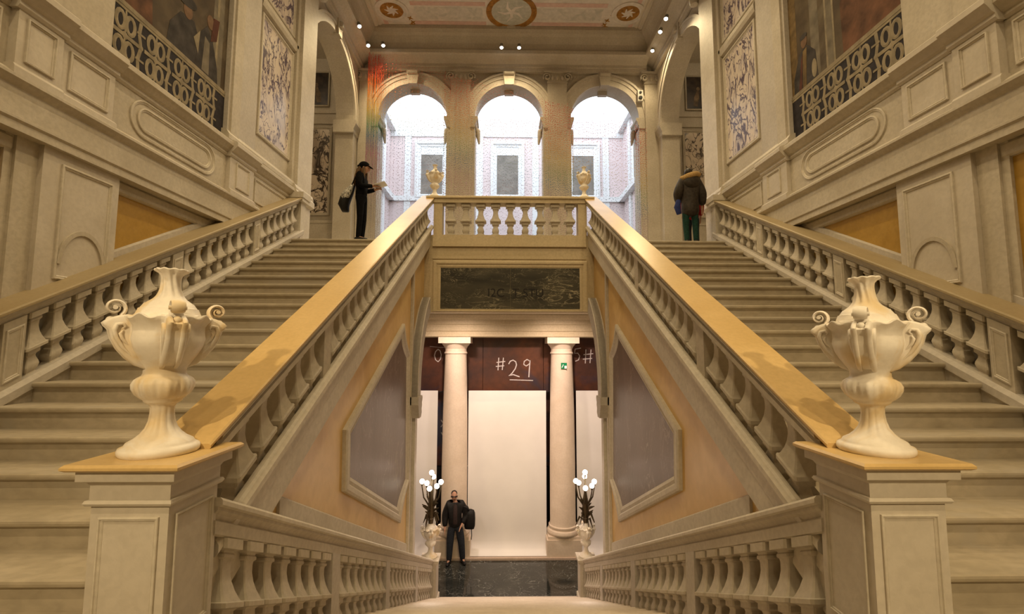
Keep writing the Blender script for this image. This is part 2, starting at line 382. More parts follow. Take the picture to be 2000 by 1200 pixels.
    def oval(y0, y1, z0, z1, x):
        r = (z1 - z0) / 2
        o = arc(y1 - r, z0 + r, r, -PI / 2, PI / 2, 12) + arc(y0 + r, z0 + r, r, PI / 2, 3 * PI / 2, 12); r2 = r - .05
        i = arc(y1 - r, z0 + r, r2, -PI / 2, PI / 2, 12) + arc(y0 + r, z0 + r, r2, PI / 2, 3 * PI / 2, 12)
        m = MB(); m.frame(o, i, 'x', x, x - .022); m.build('oval_moulding', 'stone_pale', w, sg, smooth=40)
    oval(5.75, 7.5, 2.79, 3.31, 4.985); oval(5.87, 7.38, 2.88, 3.22, 4.985)
    # wall above the dado
    m = MB(); m.box(5.06, 5.5, -3.3, 10.25, 3.6, ZC); m.build('upper_wall', 'stone', w, sg)
    m = MB(); m.box(4.99, 5.1, 3.2, 5.40, 3.6, ZC - .6); m.box(5.02, 5.1, 5.40, 5.46, 3.6, ZC - .6); m.box(4.95, 5.1, 3.2, 4.75, 3.6, ZC - .6); m.build('upper_pier', 'stone', w, sg)
    for x, y0, y1 in ((4.97, 7.74, 8.62), (4.935, 7.80, 8.05)):
        m = MB(); m.box(x, 5.1, y0, y1, 3.6, ZC - .7); m.build('upper_pilaster', 'stone_grey' if x > 4.95 else 'stone', w, sg)
    m = MB(); m.prism([(4.97, 3.6), (4.90, 3.62), (4.90, 3.70), (4.93, 3.74), (4.95, 3.78), (4.98, 3.80), (5.1, 3.8), (5.1, 3.6)], 'y', 7.70, 10.25); m.build('upper_plinth', 'stone', w, sg)
    # veined marble slabs in stone frames
    for z0, z1 in ((4.30, 6.72), (7.25, 9.2)):
        m = MB(); m.box(5.045, 5.09, 8.86, 10.06, z0, z1); m.build('marble_slab', 'breccia', w, sg)
        m = MB(); m.frame(rect(8.78, 10.14, z0 - .08, z1 + .08), rect(8.88, 10.04, z0 + .02, z1 - .02), 'x', 5.065, 5.015); m.build('slab_frame', 'stone_pale', w, sg)
    m = MB(); m.prism([(5.06, 6.84), (4.98, 6.86), (4.96, 6.95), (4.96, 7.03), (5.0, 7.1), (5.06, 7.12)], 'y', 8.66, 10.2); m.build('slab_lintel', 'stone', w, sg)
    # pilaster that ends the stair wall at the upper landing
    m = MB(); m.box(4.885, 5.7, 10.27, 11.0, Z2, 9.45); m.build('end_pilaster', 'stone_pale', w, sg)
    m = MB(); m.box(4.96, 5.5, 10.14, 10.27, Z2, 9.45); m.build('end_pilaster_return', 'stone', w, sg)
    m = MB(); m.prism([(4.885, 3.34), (4.80, 3.38), (4.80, 3.50), (4.84, 3.56), (4.83, 3.60), (4.86, 3.68), (4.885, 3.70), (5.3, 3.7), (5.3, 3.34)], 'y', 10.10, 11.04); m.build('end_pilaster_base', 'stone_pale', w, sg)
    # scrolled bracket high on the end pilaster
    m = MB(); m.lathe([(.02, -.16), (.10, -.13), (.12, 0), (.10, .13), (.02, .16)], (4.80, 11.05, 9.02), 14); m.box(4.70, 4.92, 10.97, 11.15, 9.08, 9.4); m.build('scroll_bracket', 'stone_pale', w, sg, smooth=40)
    # arcade wall of the upper landing
    cy, rr, zs = 12.75, 1.74, 7.42
    op = [(11.0, Z2), (11.01, zs)] + arc(cy, zs, rr, PI, 0, 28)[1:-1] + [(14.49, zs), (14.5, Z2)]
    m = MB(); m.prism([(10.9, Z2 - .1), (11.0, Z2 - .1)] + op + [(14.5, Z2 - .1), (15.0, Z2 - .1), (15.0, ZC), (10.9, ZC)], 'x', 5.1, 5.68); m.build('arcade_wall', 'stone', w, sg)
    m = MB(); m.prism(arc(cy, zs, rr + .27, PI, 0, 28) + arc(cy, zs, rr + .005, 0, PI, 28), 'x', 5.045, 5.13); m.prism(arc(cy, zs, rr + .27, PI, 0, 28) + arc(cy, zs, rr + .20, 0, PI, 28), 'x', 5.02, 5.1); m.build('archivolt', 'stone_pale', w, sg, smooth=30)
    for y0, y1 in ((14.40, 14.92), (11.0, 11.1)):
        m = MB(); I = [(0, 7.0), (-.03, 7.02), (-.03, 7.12), (-.05, 7.16), (-.09, 7.26), (-.11, 7.30), (-.11, 7.40), (0, 7.42)]
        m.prism([(5.1 + a, z) for a, z in I] + [(5.74, 7.42), (5.74, 7.0)], 'y', y0, y1); m.build('impost', 'stone', w, sg)
    m = MB(); m.prism([(cy - .13, zs + rr - .04), (cy + .13, zs + rr - .04), (cy + .19, zs + rr + .42), (cy - .19, zs + rr + .42)], 'x', 4.97, 5.12); m.lathe([(.02, -.1), (.09, -.08), (.1, 0), (.09, .08), (.02, .1)], (4.98, cy, zs + rr + .30), 12); m.build('keystone', 'stone', w, sg, smooth=35)
    # base of the far jamb
    m = MB(); m.box(5.04, 5.75, 14.44, 14.98, Z2, Z2 + .55); m.box(5.06, 5.73, 14.46, 14.98, Z2 + .55, Z2 + .62); m.build('jamb_base', 'stone_pale', w, sg)
    # entablature and cove up to the ceiling
    E = [(5.06, 9.42), (5.0, 9.44), (5.0, 9.56), (4.97, 9.58), (4.97, 9.68), (4.93, 9.70), (4.84, 9.76), (4.70, 9.80), (4.62, 9.84), (4.62, 9.93), (4.66, 9.96), (4.74, 10.06), (4.70, 10.22), (4.58, 10.40), (4.50, 10.46), (4.44, 10.56), (4.44, ZC), (5.2, ZC), (5.2, 9.42)]
    m = MB(); m.prism(E, 'y', -3.3, 15.0); m.build('entablature', 'stone', w, sg)
    # side corridor beyond the arcade
    m = MB(); m.box(8.3, 8.6, 10.8, 15.1, Z2, ZC); m.box(5.6, 8.6, 10.7, 10.9, Z2, ZC); m.build('corridor_wall', 'stone', w, sg)
    m = MB(); m.box(5.1, 8.6, 10.7, 15.2, 9.9, 10.1); m.build('corridor_ceiling', 'stone', w, sg)
    return w
WALLS = {sg: side_wall(sg) for sg in (-1, 1)}

# ------------------------------------------------------------------ window wall with three tall arches
ww = thing('wall_far', None, None, (0, YW, Z2), kind='structure')
AR, AZ = 1.165, 7.85
CX = (-3.27, 0.02, 3.31)
out = [(-8.6, ZG - .2), (8.6, ZG - .2), (8.6, ZC), (-8.6, ZC)]
def notch(c): return [(c - AR, Z2 + .02), (c - AR, AZ)] + arc(c, AZ, AR, PI, 0, 30)[1:-1] + [(c + AR, AZ), (c + AR, Z2 + .02)]
# three piers of wall: built as a plate with arch holes by splitting at the crowns
def plate(x0, x1, holes):
    pts_low = [(x0, ZG - .2), (x1, ZG - .2)]
    return pts_low
m = MB()
segs = [(-8.6, CX[0]), (CX[0], CX[1]), (CX[1], CX[2]), (CX[2], 8.6)]
for k, (a, b_) in enumerate(segs):
    p = [(a, Z2)] if k == 0 else None
    poly = []
    if k == 0: poly = [(a, ZG), (a, ZC), (b_, ZC)] + arc(b_, AZ, AR, PI / 2, PI, 16) + [(b_ - AR, Z2), (b_ - AR, ZG)]
    elif k == 3: poly = [(b_, ZG), (b_, ZC), (a, ZC)] + arc(a, AZ, AR, PI / 2, 0, 16) + [(a + AR, Z2), (a + AR, ZG)]
    else: poly = [(a, ZC), (b_, ZC)] + arc(b_, AZ, AR, PI / 2, PI, 16) + [(b_ - AR, ZG), (a + AR, ZG)] + arc(a, AZ, AR, 0, PI / 2, 16)
    m.prism(poly, 'y', YW, YW + .62)
m.build('arched_wall', 'stone', ww)
m = MB(); m.box(-8.6, 8.6, YW + .1, YW + .6, 1.2, Z2 - .0); m.build('wall_below', 'stone', ww)
for c in CX:
    m = MB(); m.prism(arc(c, AZ, AR + .40, PI, 0, 30) + arc(c, AZ, AR + .005, 0, PI, 30), 'y', YW - .05, YW + .02)
    m.prism(arc(c, AZ, AR + .40, PI, 0, 30) + arc(c, AZ, AR + .20, 0, PI, 30), 'y', YW - .07, YW)
    m.prism(arc(c, AZ, AR + .40, PI, 0, 30) + arc(c, AZ, AR + .33, 0, PI, 30), 'y', YW - .10, YW); m.build('archivolt', 'stone_pale', ww, smooth=30)
    m = MB(); m.prism([(c - .15, AZ + AR - .06), (c + .15, AZ + AR - .06), (c + .22, AZ + AR + .42), (c - .22, AZ + AR + .42)], 'y', YW - .17, YW + .02)
    m.tube([(c - .17, YW - .16, AZ + AR + .33), (c + .17, YW - .16, AZ + AR + .33)], .08, 10); m.build('keystone', 'stone', ww, smooth=40)
    m = MB(); m.box(c - .16, c + .16, YW + .28, YW + .42, AZ + AR - .16, AZ + AR + .03); m.build('inner_keystone', 'stone_grey', ww)
    for e in (-1, 1):
        x = c + e * AR
        m = MB(); m.prism([(x + e * .34, 7.47), (x + e * .34, 7.85), (x - e * .10, 7.85), (x - e * .10, 7.77), (x - e * .05, 7.71), (x - e * .03, 7.61), (x, 7.58), (x, 7.47)], 'y', YW - .08, YW + .62); m.build('impost', 'stone', ww)
        m = MB(); path = [(x - e * (.02 + .10 * t), YW + .46, 7.66 - .55 * t + .1 * sin(t * PI)) for t in [i / 8 for i in range(9)]]
        m.tube(path, [.05, .09, .11, .10, .09, .08, .06, .05, .03], 8); m.build('carved_console', 'stone_grey', ww, smooth=50)
    for e in (-1, 1):
        m = MB(); x = c + e * AR; m.box(min(x, x + e * .30), max(x, x + e * .30), YW - .045, YW + .02, Z2, 7.47); m.build('arch_jamb', 'stone_pale', ww)
# pilasters with scrolled capitals
def pilaster(x, wd=.33):
    m = MB(); m.box(x - wd, x + wd, YW - .13, YW + .02, Z2, 9.05); m.build('pilaster', 'stone', ww)
    m = MB(); m.box(x - wd - .07, x + wd + .07, YW - .2, YW, Z2, Z2 + .35)
    m.tube([(x - wd - .04, YW - .15, Z2 + .40), (x + wd + .04, YW - .15, Z2 + .40)], .05, 10); m.tube([(x - wd - .01, YW - .13, Z2 + .52), (x + wd + .01, YW - .13, Z2 + .52)], .03, 10); m.build('pilaster_base', 'stone_pale', ww, smooth=40)
    m = MB(); m.box(x - wd - .14, x + wd + .14, YW - .24, YW, 9.36, 9.43); m.box(x - wd, x + wd, YW - .17, YW, 9.05, 9.36)
    m.box(x - wd - .02, x + wd + .02, YW - .16, YW, 9.03, 9.08)
    for e in (-1, 1):
        sp = [(x + e * (wd + .02) + e * (.135 - .105 * t) * cos(t * 9 - .4), YW - .19, 9.21 + (.135 - .105 * t) * sin(t * 9 - .4) * 1) for t in [i / 30 for i in range(31)]]
        m.tube(sp, [(.028, .05)] * 31, 6, (0, 1, 0))
    for k in range(3): m.ball((x + (k - 1) * .17, YW - .18, 9.2), (.06, .05, .09), 8, 6)
    m.build('capital', 'stone', ww, smooth=45)
for x in (-1.63, 1.67, -4.86, 4.90): pilaster(x, .33 if abs(x) < 3 else .22)
E2 = [(0, 9.42), (-.16, 9.43), (-.16, 9.55), (-.19, 9.57), (-.19, 9.66), (-.22, 9.68), (-.30, 9.74), (-.46, 9.79), (-.52, 9.83), (-.52, 9.94), (-.48, 9.97), (-.40, 10.06), (-.44, 10.22), (-.56, 10.40), (-.64, 10.46), (-.70, 10.56), (-.70, ZC), (.2, ZC), (.2, 9.42)]
m = MB(); m.add([(-4.75, YW + y, z) for y, z in E2] + [(4.75, YW + y, z) for y, z in E2], [tuple(range(len(E2))), tuple(range(2 * len(E2) - 1, len(E2) - 1, -1))] + [(i, (i + 1) % len(E2), len(E2) + (i + 1) % len(E2), len(E2) + i) for i in range(len(E2))])
m.build('entablature', 'stone', ww)
# back walls seen through the side arches: slab, band, base
for sg in (-1, 1):
    m = MB(); m.box(6.05, 7.3, YW - .03, YW + .02, 4.45, 7.36); m.build('marble_slab', 'breccia_brown', ww, sg)
    m = MB(); m.frame(rect(5.97, 7.4, 4.37, 7.44), rect(6.07, 7.28, 4.47, 7.34), 'y', YW - .01, YW - .06); m.build('slab_frame', 'stone', ww, sg)
    m = MB(); m.box(5.68, 8.3, YW - .05, YW, 7.55, 7.9); m.box(5.68, 8.3, YW - .09, YW, 7.9, 8.02); m.build('corridor_band', 'stone', ww, sg)
    m = MB(); m.box(5.68, 8.3, YW - .06, YW, Z2, 4.2); m.box(5.68, 8.3, YW - .08, YW, 4.1, 4.2); m.build('corridor_base', 'stone', ww, sg)

# ------------------------------------------------------------------ ceiling
ce = thing('ceiling', None, None, (0, 6, ZC), kind='structure')
m = MB(); m.box(-8.6, 8.6, -3.6, 15.7, ZC, ZC + .2); m.build('plaster', 'ceiling_plaster', ce)
m = MB(); y0, y1 = 4.0, 14.57
m.frame([(-4.47, -3.2), (4.47, -3.2), (4.47, y1), (-4.47, y1)], [(-4.2, -3.0), (4.2, -3.0), (4.2, y1 - .22), (-4.2, y1 - .22)], 'z', ZC, ZC - .10); m.build('ceiling_frame', 'ceiling_plaster', ce)
m = MB(); m.box(-4.2, 4.2, -3.0, y1 - .22, ZC - .015, ZC + .01); m.build('painted_field', 'ceiling_pale', ce)
for (x0, x1) in ((-3.1, -.75), (.75, 3.1)):
    for yy in (13.28, 14.13):
        m = MB(); m.box(x0, x1, yy, yy + .16, ZC - .022, ZC - .01); m.build('pink_band', 'ceiling_pink', ce)
    m = MB(); m.box(min(x0, x1) + .1, max(x0, x1) - .1, 13.52, 14.04, ZC - .019, ZC - .012); m.build('painted_scrollwork', 'ceiling_scroll', ce)
for xx in (-4.12, 3.98):
    m = MB(); m.box(xx, xx + .14, 11.5, 14.3, ZC - .022, ZC - .01); m.build('pink_band', 'ceiling_pink', ce)
def disc(cx, cy, rx, ry, z0, z1, n=32): return [(cx + rx * cos(2 * PI * i / n), cy + ry * sin(2 * PI * i / n)) for i in range(n)]
for x, rx, mt in ((-3.74, .36, 'ceiling_gold'), (3.82, .36, 'ceiling_gold'), (.08, .64, 'ceiling_green')):
    yc = 13.68
    m = MB(); m.frame(disc(x, yc, rx + .17, rx * .93 + .17, 0, 0), disc(x, yc, rx + .0, rx * .93, 0, 0), 'z', ZC - .012, ZC - .05); m.build('medallion_rim', 'ceiling_pale' if mt == 'ceiling_gold' else 'ceiling_gold', ce, smooth=40)
    m = MB(); m.prism(disc(x, yc, rx, rx * .93, 0, 0), 'z', ZC - .026, ZC - .01); me_ = m.build('medallion', mt, ce)
    m = MB()
    for k in range(7 if mt == 'ceiling_gold' else 5):
        a = k * 2 * PI / (7 if mt == 'ceiling_gold' else 5) + .3; q = rx * (.62 if mt == 'ceiling_gold' else .7)
        m.tube([(x, yc, ZC - .028), (x + q * .5 * cos(a), yc + q * .5 * sin(a), ZC - .028), (x + q * cos(a + .35), yc + q * sin(a + .35), ZC - .028)], [(.05, .004), (.045, .004), (.012, .004)], 6, (0, 0, 1))
    m.prism(disc(x, yc, .05, .05, 0, 0, 12), 'z', ZC - .034, ZC - .027); m.build('medallion_figure', 'ceiling_pale', ce)
for sx in (-1, 1):
    for k in range(6):
        a = -.5 - k * .42; x = sx * 3.78 - sx * .62 * cos(a + .9); yy = 13.68 + .62 * sin(a + 1.9)
        m = MB()
        for j in range(4):
            b2 = j * 1.57 + k; m.tube([(x, yy, ZC - .02), (x + .1 * cos(b2), yy + .1 * sin(b2), ZC - .02)], [(.035, .004), (.01, .004)], 5, (0, 0, 1))
        m.build('gilt_leaf', 'ceiling_gold', ce)
m = MB(); m.prism(disc(.08, 14.4, .26, .12, 0, 0), 'z', ZC - .1, ZC - .01); m.build('shell_boss', 'ceiling_plaster', ce)

# ------------------------------------------------------------------ walls of the central well
def well_wall(sg):
    w = thing('wall_well_' + SIDE[sg], None, None, (sg * XWELL, 6, ZG), kind='structure')
    cyA, rA, zA, rB = 11.30, 2.15, -.95, 2.04
    n = 14; a0, a1 = PI, math.acos(max(-1, (10.2 - cyA) / rA))
    ap = arc(cyA, zA, rA, a0, a1, n, rB)
    top = lambda y: zr(y) - 1.15
    poly = [(2.72, ZG - .1), (9.15, ZG - .1)] + ap + [(10.2, top(10.2)), (2.72, top(2.72))]
    m = MB(); m.prism(poly, 'x', XWELL, XWELL + .16); m.build('plaster_wall', 'ochre_plaster', w, sg)
    # stone band over the falling handrail, and beside the stringer
    m = MB(); m.prism([(1.895, .0), (1.895, .19), (1.91, .205), (1.96, .205), (1.96, 0)], 'y', 3.80, 9.12, -SD)
    for i in range(len(m.v)): m.v[i] = (m.v[i][0], m.v[i][1], m.v[i][2] + .459)
    m.build('raked_band', 'stone_pale', w, sg)
    # end pilaster strips
    for y0, y1, x, mt in ((8.80, 8.90, 1.87, 'stone_pale'), (8.90, 8.98, 1.905, 'stone_grey'), (8.98, 9.17, 1.82, 'stone_pale')):
        m = MB(); m.box(x, 2.0, y0, y1, zl(9.2) - .4, top(y0) + .03 if y1 < 9.0 else -1.3); m.build('pilaster_strip', mt, w, sg)
    # arch ring, impost and corbel
    m = MB(); m.prism(arc(cyA, zA, rA + .34, PI, a1 + .0, n, rB + .34) + arc(cyA, zA, rA - .01, a1, PI, n, rB - .01), 'x', 1.76, 1.96); m.prism(arc(cyA, zA, rA + .34, PI, a1 + .0, n, rB + .34) + arc(cyA, zA, rA + .26, a1, PI, n, rB + .26), 'x', 1.745, 1.9); m.build('arch_ring', 'stone_grey', w, sg, smooth=30)
    m = MB(); m.prism([(y - .22, z) for y, z in [(9.02, -.95), (9.40, -.95), (9.44, -.99), (9.42, -1.05), (9.38, -1.08), (9.40, -1.14), (9.36, -1.2), (9.38, -1.28), (9.30, -1.36), (9.12, -1.36), (9.02, -1.1)]], 'x', 1.732, 2.08); m.build('impost', 'stone_grey', w, sg)
    m = MB(); m.tube([(1.92, y - .22, z) for y, z in [(9.40, -1.0), (9.52, -1.08), (9.50, -1.22), (9.44, -1.32), (9.48, -1.42), (9.40, -1.5)]], [.05, .11, .09, .07, .05, .02], 8); m.build('corbel', 'stone_pale', w, sg, smooth=50)
    # grey marble panel in a moulded stone frame
    def curve(p, q, bulge, k=5):
        out = []
        for i in range(1, k):
            t = i / k; out.append((p[0] + (q[0] - p[0]) * t + bulge * sin(t * PI), p[1] + (q[1] - p[1]) * t))
        return out
    A = [(7.78, .145), (8.20, -.20), (8.32, -2.33), (7.72, -2.605), (5.345, -1.468), (5.32, -.995)]
    B = [(7.86, .40), (8.36, -.13), (8.50, -2.40), (7.90, -2.92), (5.12, -1.56), (5.09, -.90)]
    A = [(y * 1.0325, z * 1.0325) for y, z in A]; B = [(y * 1.0325, z * 1.0325) for y, z in B]
    ins = [A[0]] + curve(A[0], A[1], -.09) + [A[1], A[2]] + curve(A[2], A[3], -.10) + [A[3], A[4], A[5]]
    ous = [B[0]] + curve(B[0], B[1], -.09) + [B[1], B[2]] + curve(B[2], B[3], -.10) + [B[3], B[4], B[5]]
    m = MB(); m.prism(ins, 'x', XWELL - .012, XWELL + .02); m.build('marble_panel', 'grey_marble', w, sg)
    m = MB(); m.frame(ous, ins, 'x', XWELL, XWELL - .055); m.build('panel_frame', 'stone_pale', w, sg)
    return w
for sg in (-1, 1): well_wall(sg)

# ------------------------------------------------------------------ bridge front with the inscribed marble tablet
bw = thing('wall_bridge', None, None, (0, 10.2, .8), kind='structure')
m = MB(); m.box(-1.95, 1.95, 10.2, 10.55, .78, 2.54); m.build('bridge_wall', 'stone_warm', bw)
YB = 10.2
for z0, z1, d in ((2.34, 2.54, .03), (2.27, 2.34, .055), (1.99, 2.05, .02)):
    m = MB(); m.box(-1.74, 1.74, YB - d, YB + .02, z0, z1); m.build('moulding', 'stone_warm', bw)
m = MB(); m.frame(rect(-1.72, 1.76, .79, 1.95), rect(-1.54, 1.58, .86, 1.775), 'y', YB, YB - .05); m.build('tablet_frame', 'stone_warm', bw)
tb = thing('marble_tablet', 'dark veined marble tablet with cut capitals under the bridge balustrade', 'tablet', (0, YB - .005, .86))
for x0, x1 in ((-1.545, .018), (.024, 1.585)):
    m = MB(); m.box(x0, x1, YB - .022, YB - .001, .855, 1.78); m.build('slab', 'plaque_marble', tb)
def text_mesh(txt, size, loc, name, mat, parent, depth=.006, squash=1.0):
    cu = bpy.data.curves.new('t', 'FONT'); cu.body = txt; cu.size = size; cu.extrude = depth / 2; cu.align_x = 'CENTER'
    ob = bpy.data.objects.new('t', cu); COL.objects.link(ob)
    dg = bpy.context.evaluated_depsgraph_get(); me = bpy.data.meshes.new_from_object(ob.evaluated_get(dg)); bpy.data.objects.remove(ob)
    mb = MB(); mb.add([(loc[0] + v.co.x * squash, loc[1] - v.co.z, loc[2] + v.co.y) for v in me.vertices], [tuple(p.vertices) for p in me.polygons])
    bpy.data.meshes.remove(me)
    return mb.build(name, mat, parent)
text_mesh('I2C', .27, (-.30, YB - .024, 1.13), 'cut_letters', 'black_void', tb)
text_mesh('T STU', .27, (.42, YB - .024, 1.13), 'cut_letters', 'black_void', tb)

# ------------------------------------------------------------------ hall under the bridge: lintel, ceiling, side walls
hw = thing('wall_hall', None, None, (0, 14, ZG), kind='structure')
K = 1.0625                              # size of the hall fittings against the first survey
EH = [(y * K, z * K if z < .9 else .95) for y, z in [(12.40, .27), (12.36, .29), (12.36, .42), (12.33, .44), (12.33, .60), (12.30, .62), (12.30, .74), (12.24, .78), (12.20, .86), (12.20, .95), (13.1, .95), (13.1, .27)]]
m = MB(); m.prism(EH, 'x', -3.8, 3.8); m.build('lintel', 'stone_warm', hw)
m = MB(); m.box(-4.0, 4.0, 10.3, 16.1, .95, 1.1); m.build('hall_ceiling', 'stone_pale', hw)
m = MB(); m.box(-4.0, 4.0, 15.9, 16.1, ZG, .95); m.build('hall_back', 'black_void', hw)
for sg in (-1, 1):
    m = MB(); m.box(3.8, 4.0, 9.2, 16.1, ZG - .1, 1.0); m.build('hall_side', 'stone_pale', hw, sg)

# ================================================================== STAIRCASES
def stair(name, label, x0, x1, count, first, going, rise, sgn, mat, sg=1):
    """count steps; first = (y, z) of the lowest / highest nosing; sgn +1 rises with y, -1 falls"""
    y, z = first
    t = thing(name, label, 'staircase', (sg * (x0 + x1) / 2, y, z))
    d = 1 if sgn > 0 else -1
    nose = [(.012, 0), (.002, -.008), (0, -.022), (.004, -.038), (.016, -.048), (.034, -.052), (.040, -.062), (.046, -.066), (.046, -rise)]
    prof = [(d * a, b2) for a, b2 in nose] + [(d * (going + .05), -rise), (d * (going + .05), 0)]
    m = MB(); m.prism(prof, 'x', -(x1 - x0) / 2, (x1 - x0) / 2); me = mesh_of(m, 'step', mat)
    for k in range(count):
        link('step', me, t, (sg * (x0 + x1) / 2, y + k * going * (1 if sgn > 0 else 1), z + sgn * k * rise))
    return t
for sg in (-1, 1):
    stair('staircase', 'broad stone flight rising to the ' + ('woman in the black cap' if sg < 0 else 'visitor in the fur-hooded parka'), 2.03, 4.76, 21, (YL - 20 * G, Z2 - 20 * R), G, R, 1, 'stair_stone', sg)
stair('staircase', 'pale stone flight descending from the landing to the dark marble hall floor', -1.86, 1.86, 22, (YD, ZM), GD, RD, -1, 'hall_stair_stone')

# ================================================================== BALUSTRADES
BP = [(1.1, 0), (1.1, -.085), (.70, -.10), (.66, -.115), (.74, -.13), (.74, -.155), (.60, -.17), (.56, -.20), (.55, -.27), (.64, -.35), (.82, -.43), (1.02, -.49), (1.12, -.515), (1.28, -.525), (1.28, -.565), (.95, -.58), (.80, -.60), (.80, -.655), (.58, -.675), (.52, -.70), (.56, -.74), (.74, -.80), (.80, -.84), (.72, -.89), (.56, -.93), (.60, -.945), (.92, -.955), (.92, -1.0)]
def baluster_mesh(name, h, w, sh):
    m = MB(); m.square([(a * w, b2 * h) for a, b2 in BP], sh=sh, ch=.14); return mesh_of(m, name, 'stone', 25)
def raked(prof, y0, y1, sl, c):
    m = MB(); m.prism([(x, z + c) for x, z in prof], 'y', y0, y1, sl); return m
def post(par, x, y, wx, wy, z0, z1, sl, mat='stone', sg=1):
    m = MB(); m.add([(x + a * wx, y + b2 * wy, (z1 if c else z0) + sl * b2 * wy) for c in (0, 1) for b2 in (-1, 1) for a in (-1, 1)], [(0, 2, 3, 1), (4, 5, 7, 6), (0, 1, 5, 4), (2, 6, 7, 3), (0, 4, 6, 2), (1, 3, 7, 5)])
    return m.build('post', mat, par, sg)
ME_UP = baluster_mesh('baluster', .70, .082, S); ME_DN = baluster_mesh('baluster', .695, .088, -SD); ME_LV = baluster_mesh('baluster', .735, .098, 0)
POSTS = [4.40, 6.47, 8.46]
def inner_balustrade(sg):
    t = thing('balustrade', 'raking stone balustrade between the well and the ' + ("woman's flight" if sg < 0 else "parka wearer's flight"), 'balustrade', (sg * 1.885, 2.8, zr(2.8) - 1.2), 'raking balustrades of the stairs')
    c = -1.885
    raked([(1.72, -.010), (1.73, 0), (2.04, 0), (2.05, -.010), (2.05, -.024), (2.04, -.03), (1.73, -.03), (1.72, -.024)], 2.60, 10.42, S, c).build('handrail', 'rail_top', t, sg)
    raked([(1.745, -.03), (2.025, -.03), (2.025, -.05), (1.995, -.07), (1.99, -.15), (1.755, -.15), (1.745, -.145), (1.745, -.10), (1.765, -.092), (1.762, -.072), (1.735, -.062), (1.728, -.05), (1.732, -.036)], 2.72, 10.35, S, c).build('handrail_moulding', 'stone', t, sg)
    raked([(1.775, -.64), (1.755, -.65), (1.735, -.68), (1.735, -.725), (1.755, -.745), (1.78, -.755), (1.785, -.90), (1.795, -.915), (1.795, -1.13), (1.825, -1.16), (1.86, -1.22), (1.97, -1.22), (2.06, -1.1), (2.06, -.76), (2.0, -.845), (1.815, -.845), (1.815, -.65)], 2.75, 10.22, S, c).build('stringer', 'stone_pale', t, sg)
    bays = [2.88] + POSTS + [10.2]
    for y in POSTS: post(t, 1.885, y, .095, .085, zr(y) - .85, zr(y) - .14, S, sg=sg)
    for a, b2 in zip(bays[:-1], bays[1:]):
        a += .10; b2 -= .10; n = round((b2 - a) / .242)
        for k in range(n):
            y = a + (b2 - a) * (k + .5) / n; link('baluster', ME_UP, t, (sg * 1.885, y, zr(y) - .145))
def outer_balustrade(sg):
    t = thing('balustrade', 'raking stone balustrade along the side wall of the ' + ("woman's flight" if sg < 0 else "parka wearer's flight"), 'balustrade', (sg * 4.84, 2.8, zr(2.8) - 1.2), 'raking balustrades of the stairs')
    c = -1.885
    raked([(4.67, -.014), (4.685, 0), (5.07, 0), (5.07, -.045), (4.69, -.045), (4.67, -.036)], 2.35, 10.30, S, c).build('handrail', 'rail_top_shaded', t, sg)
    raked([(4.70, -.045), (5.05, -.045), (5.05, -.15), (4.77, -.15), (4.76, -.11), (4.74, -.085), (4.72, -.075), (4.70, -.062)], 2.35, 10.28, S, c).build('handrail_moulding', 'stone', t, sg)
    raked([(4.72, -.80), (4.70, -.82), (4.70, -.90), (4.73, -.93), (4.74, -1.25), (5.0, -1.25), (5.0, -.78), (4.74, -.78)], 2.35, 10.3, S, c).build('base_rail', 'stone_grey', t, sg)
    bays = [2.40] + POSTS + [10.15]
    for y in POSTS:
        post(t, 4.85, y, .105, .10, zr(y) - .82, zr(y) - .145, S, sg=sg)
        m = MB(); m.frame([(y - .075, zr(y - .075) - .72), (y + .075, zr(y + .075) - .72), (y + .075, zr(y + .075) - .22), (y - .075, zr(y - .075) - .22)], [(y - .05, zr(y - .05) - .68), (y + .05, zr(y + .05) - .68), (y + .05, zr(y + .05) - .26), (y - .05, zr(y - .05) - .26)], 'x', 4.745, 4.732); m.build('post_panel', 'stone_pale', t, sg)
    for a, b2 in zip(bays[:-1], bays[1:]):
        a += .11; b2 -= .11; n = round((b2 - a) / .242)
        for k in range(n):
            y = a + (b2 - a) * (k + .5) / n; link('baluster', ME_UP, t, (sg * 4.84, y, zr(y) - .15), (1, 1, .95))
    m = MB(); m.box(4.72, 5.0, 10.15, 10.38, Z2 - .05, zr(10.2) - .14); m.build('end_newel', 'stone_pale', t, sg)
    m = MB(); m.box(4.66, 5.04, 10.08, 10.44, zr(10.2) - .14, zr(10.2) - .06); m.build('newel_neck', 'stone_pale', t, sg)
    m = MB(); m.box(4.64, 5.06, 10.06, 10.46, zr(10.2) - .06, zr(10.2) + .07); m.build('newel_cap', 'stone_pale', t, sg)
LOWP = [4.64, 6.72, 8.92]
